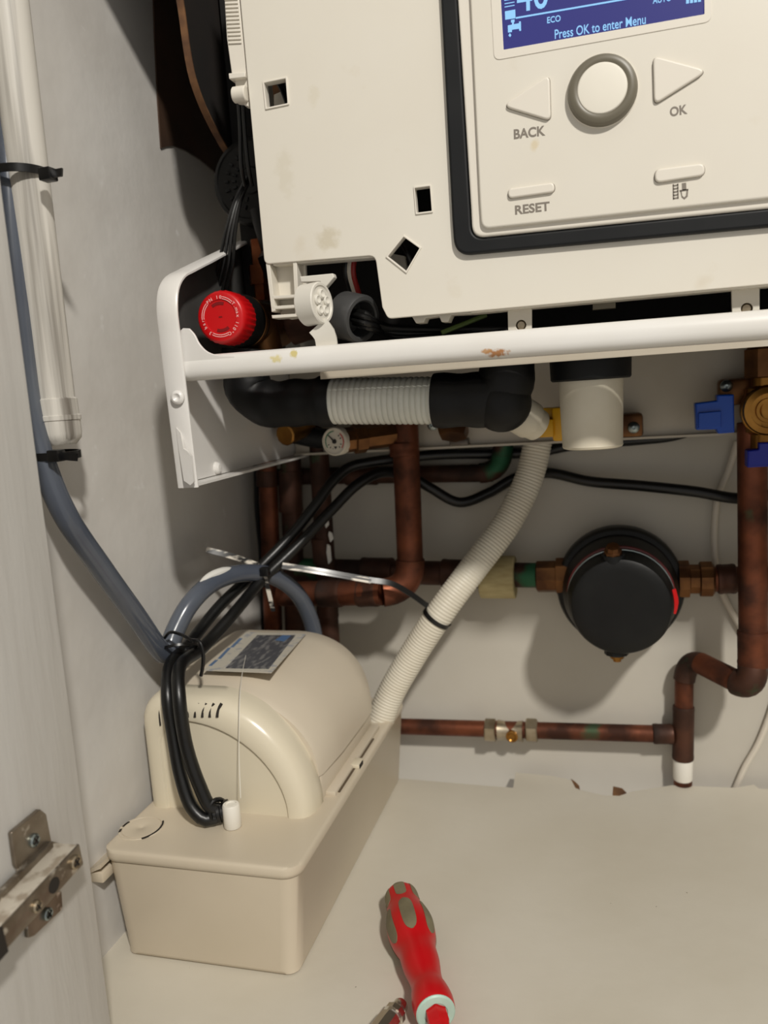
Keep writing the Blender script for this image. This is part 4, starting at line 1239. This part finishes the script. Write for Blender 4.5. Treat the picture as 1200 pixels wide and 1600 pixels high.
# cooling slots over the bezel's shoulder
def on_bezel(px, py):
    """walk down the viewing ray to the bezel skin (front bevel), good enough for a slot"""
    best = None
    for i in range(60):
        y = .4745 + i * .0004
        p = at(px, py, Y=y)
        k = 0.0 if y > .4855 else {0: 0}.get(0, 0) + (.0150 * (1 - min(1, (y - .4745) / .011)) ** 2.2)
        if p.z < .1605 - k: return p
        best = p
    return best
for k in range(6):
    x = 344 - k * 11.5
    pts = [on_bezel(x + 2.5, 1099.5) + V((0, -.0002, .0003)), on_bezel(x - .5, 1105) + V((0, -.0002, .0003)), on_bezel(x - 3, 1112) + V((0, -.0004, .0002)), on_bezel(x - 4.5, 1121) + V((0, -.0004, .0002))]
    MB().tube(pts, lambda s, L: .0011, 8, .001).build('vent_slot', 'slot', pm)
pts = [on_bezel(257, 1098), on_bezel(251, 1105), on_bezel(249.5, 1116), on_bezel(251, 1134)]
MB().tube([p + V((0, -.0004, .0002)) for p in pts], .0006, 8, .001).build('vent_slot', 'slot', pm)
# label on top
ZL = .1660
def lab(px, z): return [tuple(q) for q in pz_(px, z)]
MB().plate([lab([(318, 1048), (385, 988), (478, 991), (424, 1052)], ZL)], .0003, FZ(ZL), 0, .0003).build('rating_label', 'labelwhite', pm)
MB().plate([lab([(352, 1045), (402, 993), (462, 993), (420, 1046)], ZL)], .0003, FZ(ZL), 0, .00042).build('label_field', 'labelgrey', pm)
b = MB()
for (x0, y0, x1, y1) in [(340, 1030, 356, 1013), (360, 1012, 374, 998), (326, 1041, 336, 1032)]:
    b.plate([lab([(x0, y0), (x1, y1), (x1 + 5, y1), (x0 + 5, y0)], ZL)], .0002, FZ(ZL), 0, .0005)
b.build('label_stripe', 'labelblue', pm)
MB().plate([lab([(430, 1001), (442, 993), (455, 994), (444, 1003)], ZL)], .0002, FZ(ZL), 0, .00055).build('label_stripe', 'labelblue', pm)
# knock-out disc on the tank deck
dc = at(221, 1293, Z=ZT)
dr = (at(256, 1290, Z=ZT) - at(186, 1296, Z=ZT)).length / 2
b = MB()
for a0, a1 in ((-55, 40), (160, 185), (195, 212)):
    sg = [(dc.x + (dr * .92 - .0009 + q) * math.cos(math.radians(a)), dc.y + (dr + q) * math.sin(math.radians(a))) for q, rr in ((0, range(a0, a1 + 1, 3)), (.0013, range(a1, a0 - 1, -3))) for a in rr]
    b.plate([sg], .0006, FZ(ZT), 0, .0004)
b.build('disc_gap', 'slot', pm)
dr *= .92
ring = [[dc + V((math.cos(t2) * r_, math.sin(t2) * r_, z_)) for r_, z_ in ((dr + .0014, -.0006), (dr + .0010, .0002), (dr - .0004, .0002), (dr - .0008, -.0006))] for t2 in [2 * math.pi * k / 48 for k in range(48)]]
MB().rings(ring, closed=True).build('knockout_ring', 'tank', pm)
MB().lathe(dc, (0, 0, 1), [(-.0006, dr - .0010), (.0002, dr - .0012), (.0003, .002), (-.0002, .0012), (-.0002, 0)], 40).build('knockout_disc', 'tank', pm)
# white connector pin and cable gland
cpn = at(364, 1291, Z=ZT)
MB().lathe(cpn, (0, 0, 1), [(0, .0056), (.0006, .0060), (.0152, .0058), (.0162, .0052), (.0164, .0036), (.0156, .0034), (.0156, 0)], 32).build('connector_post', 'white', pm)
b = MB()
gl = at(349, 1268, Y=.462)
gd = V((-.8, -.35, -.1)).normalized()
b.lathe(gl - gd * .004, gd, [(0, .0075), (.003, .0075), (.0035, .0062), (.0055, .0062), (.006, .0072), (.008, .0072), (.0085, .006), (.0105, .006), (.011, .0068), (.013, .0064), (.0135, .004)], 20)
b.build('strain_relief', 'cable', pm)
b = MB().tube([at(327, 1262, Y=.455), at(332, 1252, Y=.457), at(343, 1249, Y=.462), at(352, 1254, Y=.470)], .0016, 8, .002)
b.build('relief_loop', 'cable', pm)

th = MB().tube([at(448, 1012, Z=ZL + .001), at(436, 1045, Z=ZL + .001), at(430, 1085, Y=.4905), at(379, 1098, Y=.478)], .00035, 6, .003)
th.bm.free()
tpts = [at(446, 1012, Z=ZL + .0008), at(440, 1046, Z=ZL + .0008), at(374, 1085, Y=.488), at(374, 1110, Y=.4795), at(374, 1180, Y=.474), at(375, 1246, Y=.462)]
tpts = [at(384, 1024, Z=ZL + .0008), at(378, 1056, Z=ZL + .0008), at(375, 1084, Y=.482), at(374, 1112, Y=.472), at(373.5, 1180, Y=.467), at(376, 1247, Y=.4565)]
tag(MB().tube(tpts, .0003, 6, .003).build('glue_thread', 'thread'), 'fine clear glue thread hanging over the pump front to the white post', 'thread')

# ------------------------------------------------------------------ screwdriver on the floor
r0 = .0148
h0, h1 = at(626, 1399, Z=.012), at(680, 1583, Z=.0145)
h0.z, h1.z = .0150, .0162
D = h1 - h0
Ld = D.length
sd = thing('screwdriver', 'red and grey handled screwdriver lying on the floor by the pump', 'screwdriver', (h0.x, h0.y, 0))
pxw = [(626.6, 1402, 51), (631, 1419, 55), (640, 1444, 73), (642, 1458, 75), (647, 1471, 71), (653, 1485, 61), (656.6, 1508, 60), (662.5, 1533, 52), (668, 1544, 54), (671, 1550, 59), (676, 1567, 67), (680, 1580, 66)]
prof = [(-.0085, .001), (-.008, .0045), (-.006, .0075), (-.003, .0095)]
for x, y, w in pxw:
    p = at(x, y, Z=.0145)
    prof.append(((p - at(626.6, 1402, Z=.0145)).length, (p - at(x + w / 2, y, Z=.0145)).length * 0.98))
prof.append((prof[-1][0] + .0012, prof[-1][1] * .96))
h0, h1 = at(626.6, 1402, Z=.0145), at(680, 1580, Z=.0145)
D = (h1 - h0).normalized() * prof[-1][0]
kk = prof[-1][0] / .1305
pts2 = [V((h, r, 0)) for h, r in prof[3:-1]]
prof = prof[:3] + [(q.x, q.y) for q in resample(pts2, .002)] + prof[-1:]
def rad(h):
    for (a, ra), (c, rc) in zip(prof, prof[1:]):
        if a <= h <= c: return ra + (rc - ra) * (h - a) / (c - a)
    return prof[-1][1]
b = MB().lathe(h0, D, [(h, r) for h, r in prof], 48)
b.build('handle', 'screwred', sd, 60)
Dn = D.normalized()
su = (V((0, 0, 1)) - Dn * Dn.z).normalized(); sv = Dn.cross(su)
def grip(h0_, h1_, ang, wid, nm='grip_inlay'):
    """soft inlay wrapped on the handle's surface"""
    rg = []
    n_ = 16
    for i in range(n_ + 1):
        t_ = i / n_
        h = h0_ + (h1_ - h0_) * t_
        half = wid * max(.04, (1 - abs(2 * t_ - 1) ** 5)) ** .5
        rr = rad(h) + .00035
        top = []
        for j in range(7):
            a = ang + half * (j / 3 - 1)
            top.append(h0 + Dn * h + (su * math.cos(a) + sv * math.sin(a)) * rr)
        low = [h0 + Dn * h + (su * math.cos(ang + half * (j / 3 - 1)) + sv * math.sin(ang + half * (j / 3 - 1))) * (rr - .0012) for j in range(6, -1, -1)]
        rg.append(top + low)
    MB().rings(rg).build(nm, 'screwgrey', sd, 50)
for a in range(6):
    grip(.0245 * kk, .062 * kk, math.radians(60 * a + 6), .30)
for a in range(6):
    grip(-.0055 * kk, .0165 * kk, math.radians(60 * a + 6), .33, 'butt_inlay')
MB().lathe(h0 + D, Dn, [(-.001, .0112), (.0004, .0112), (.0012, .0104), (.0014, .0068), (.0006, .0066)], 40).build('end_ring', 'mint', sd)
MB().lathe(h0 + D, Dn, [(-.002, .0064), (.010, .0064), (.011, .0056), (.016, .0050), (.10, .0048)], 6).build('shaft', 'screwred', sd)

# chrome piece at the lower frame edge
c2 = at(624, 1578, Z=.006); c3 = at(596, 1618, Z=.007)
cbit = thing('chrome_fitting', 'small chrome fitting on the floor at the lower edge beside the screwdriver', 'fitting', (c2.x, c2.y, 0))
c2.z = .0075; c3.z = .0085
L2 = (c3 - c2).length
MB().lathe(c2, c3 - c2, [(-.004, .0015), (-.0035, .0036), (-.002, .0044), (.001, .0044), (.0015, .0034), (.006, .0032)], 28).build('head', 'chrome', cbit)
MB().lathe(c2, c3 - c2, [(.004, .0058), (.0045, .0066), (.008, .0066), (.0085, .0052), (.011, .0052), (.0115, .0070), (.016, .0074), (L2 + .02, .0080)], 10).build('body', 'chrome', cbit)

# ------------------------------------------------------------------ concealed hinge on the side board
hg = thing('cabinet_hinge', 'worn nickel concealed cabinet hinge screwed to the left side board', 'hinge', at(70, 1370, X=SX))
def onx(px, d): return px_(px, SX + d)
MB().plate([rnd(onx([(17, 1301), (62, 1264), (72, 1272), (80, 1314), (96, 1318), (34, 1372), (24, 1352)], .002), [.0016, .0016, .0014, 0, 0, 0, 0])], .0022, FX(SX + .0022), .0004).build('upper_wing', 'hinge', hg)
MB().plate([rnd(onx([(78, 1398), (96, 1392), (98, 1420), (54, 1462), (44, 1466), (42, 1440)], .002), [0, .001, .0016, .0016, .0012, 0])], .0022, FX(SX + .0022), .0004).build('lower_wing', 'hinge', hg)
HX = .0165
a0 = at(128, 1334, X=SX + HX); a1 = at(-30, 1506, X=SX + HX)
ad = (a1 - a0).normalized()
rot = Matrix((ad, V((1, 0, 0)).cross(ad) * 1.0, V((1, 0, 0)))).transposed()
vv = rot.col[1]
La = (a1 - a0).length
def bar3(mb, s0_, s1_, v0, v1, x0, x1, bev=.0006):
    c_ = a0 + ad * (s0_ + s1_) / 2 + V(vv) * (v0 + v1) / 2
    c_.x = SX + (x0 + x1) / 2
    mb.box(c_, (s1_ - s0_, v1 - v0, x1 - x0), bev, rot)
    return mb
sgn = 1 if V(vv).z > 0 else -1
b = MB()
bar3(b, 0, La, -.0058, .0058, HX - .002, HX, .0007)
b.build('arm_face', 'hinge', hg)
b = MB()
bar3(b, .001, La, (.0044 if sgn > 0 else -.0060), (.0062 if sgn > 0 else -.0044), .003, HX - .0006, .0006)
b.build('arm_top', 'hingetop', hg)
b = MB()
bar3(b, .001, La, (-.0060 if sgn > 0 else .0044), (-.0044 if sgn > 0 else .0060), .003, HX - .001, .0006)
b.build('arm_channel', 'hinge', hg)
b = MB(); bar3(b, .004, La, -.009, .009, .0015, .005, .0006); b.build('mounting_plate', 'hinge', hg)
def hscrew(px, py, d, r, mt='nickel', nm='screw'):
    p = at(px, py, X=SX + d)
    MB().lathe(p, (1, 0, 0), [(-.004, r * .7), (0, r), (.0008, r), (.0014, r * .8), (.0006, r * .3), (.0004, 0)], 20).build(nm, mt, hg)
    b_ = MB()
    b_.box(p + V((.0014, 0, 0)), (.0003, r * 1.3, r * .26), 0, Matrix.Rotation(.5, 3, 'X'))
    b_.box(p + V((.0014, 0, 0)), (.0003, r * .26, r * 1.3), 0, Matrix.Rotation(.5, 3, 'X'))
    b_.build(nm + '_slot', 'slot', hg)
hscrew(53, 1313, .0026, .0032, 'zinc')
hscrew(117, 1347, HX + .0004, .0034)
hscrew(57, 1416, HX + .0004, .0028)
hscrew(74, 1428, .0028, .0030, 'zinc')
MB().lathe(at(84, 1383, X=SX + HX - .0002), (1, 0, 0), [(-.002, .0036), (.0004, .0036), (.0005, 0)], 20).build('adjuster_hole', 'slot', hg)
b = MB(); bar3(b, .068 if La > .09 else La * .8, La, -.0064, .0064, HX - .0005, HX + .001, .0004); b.build('arm_cover', 'slot', hg)
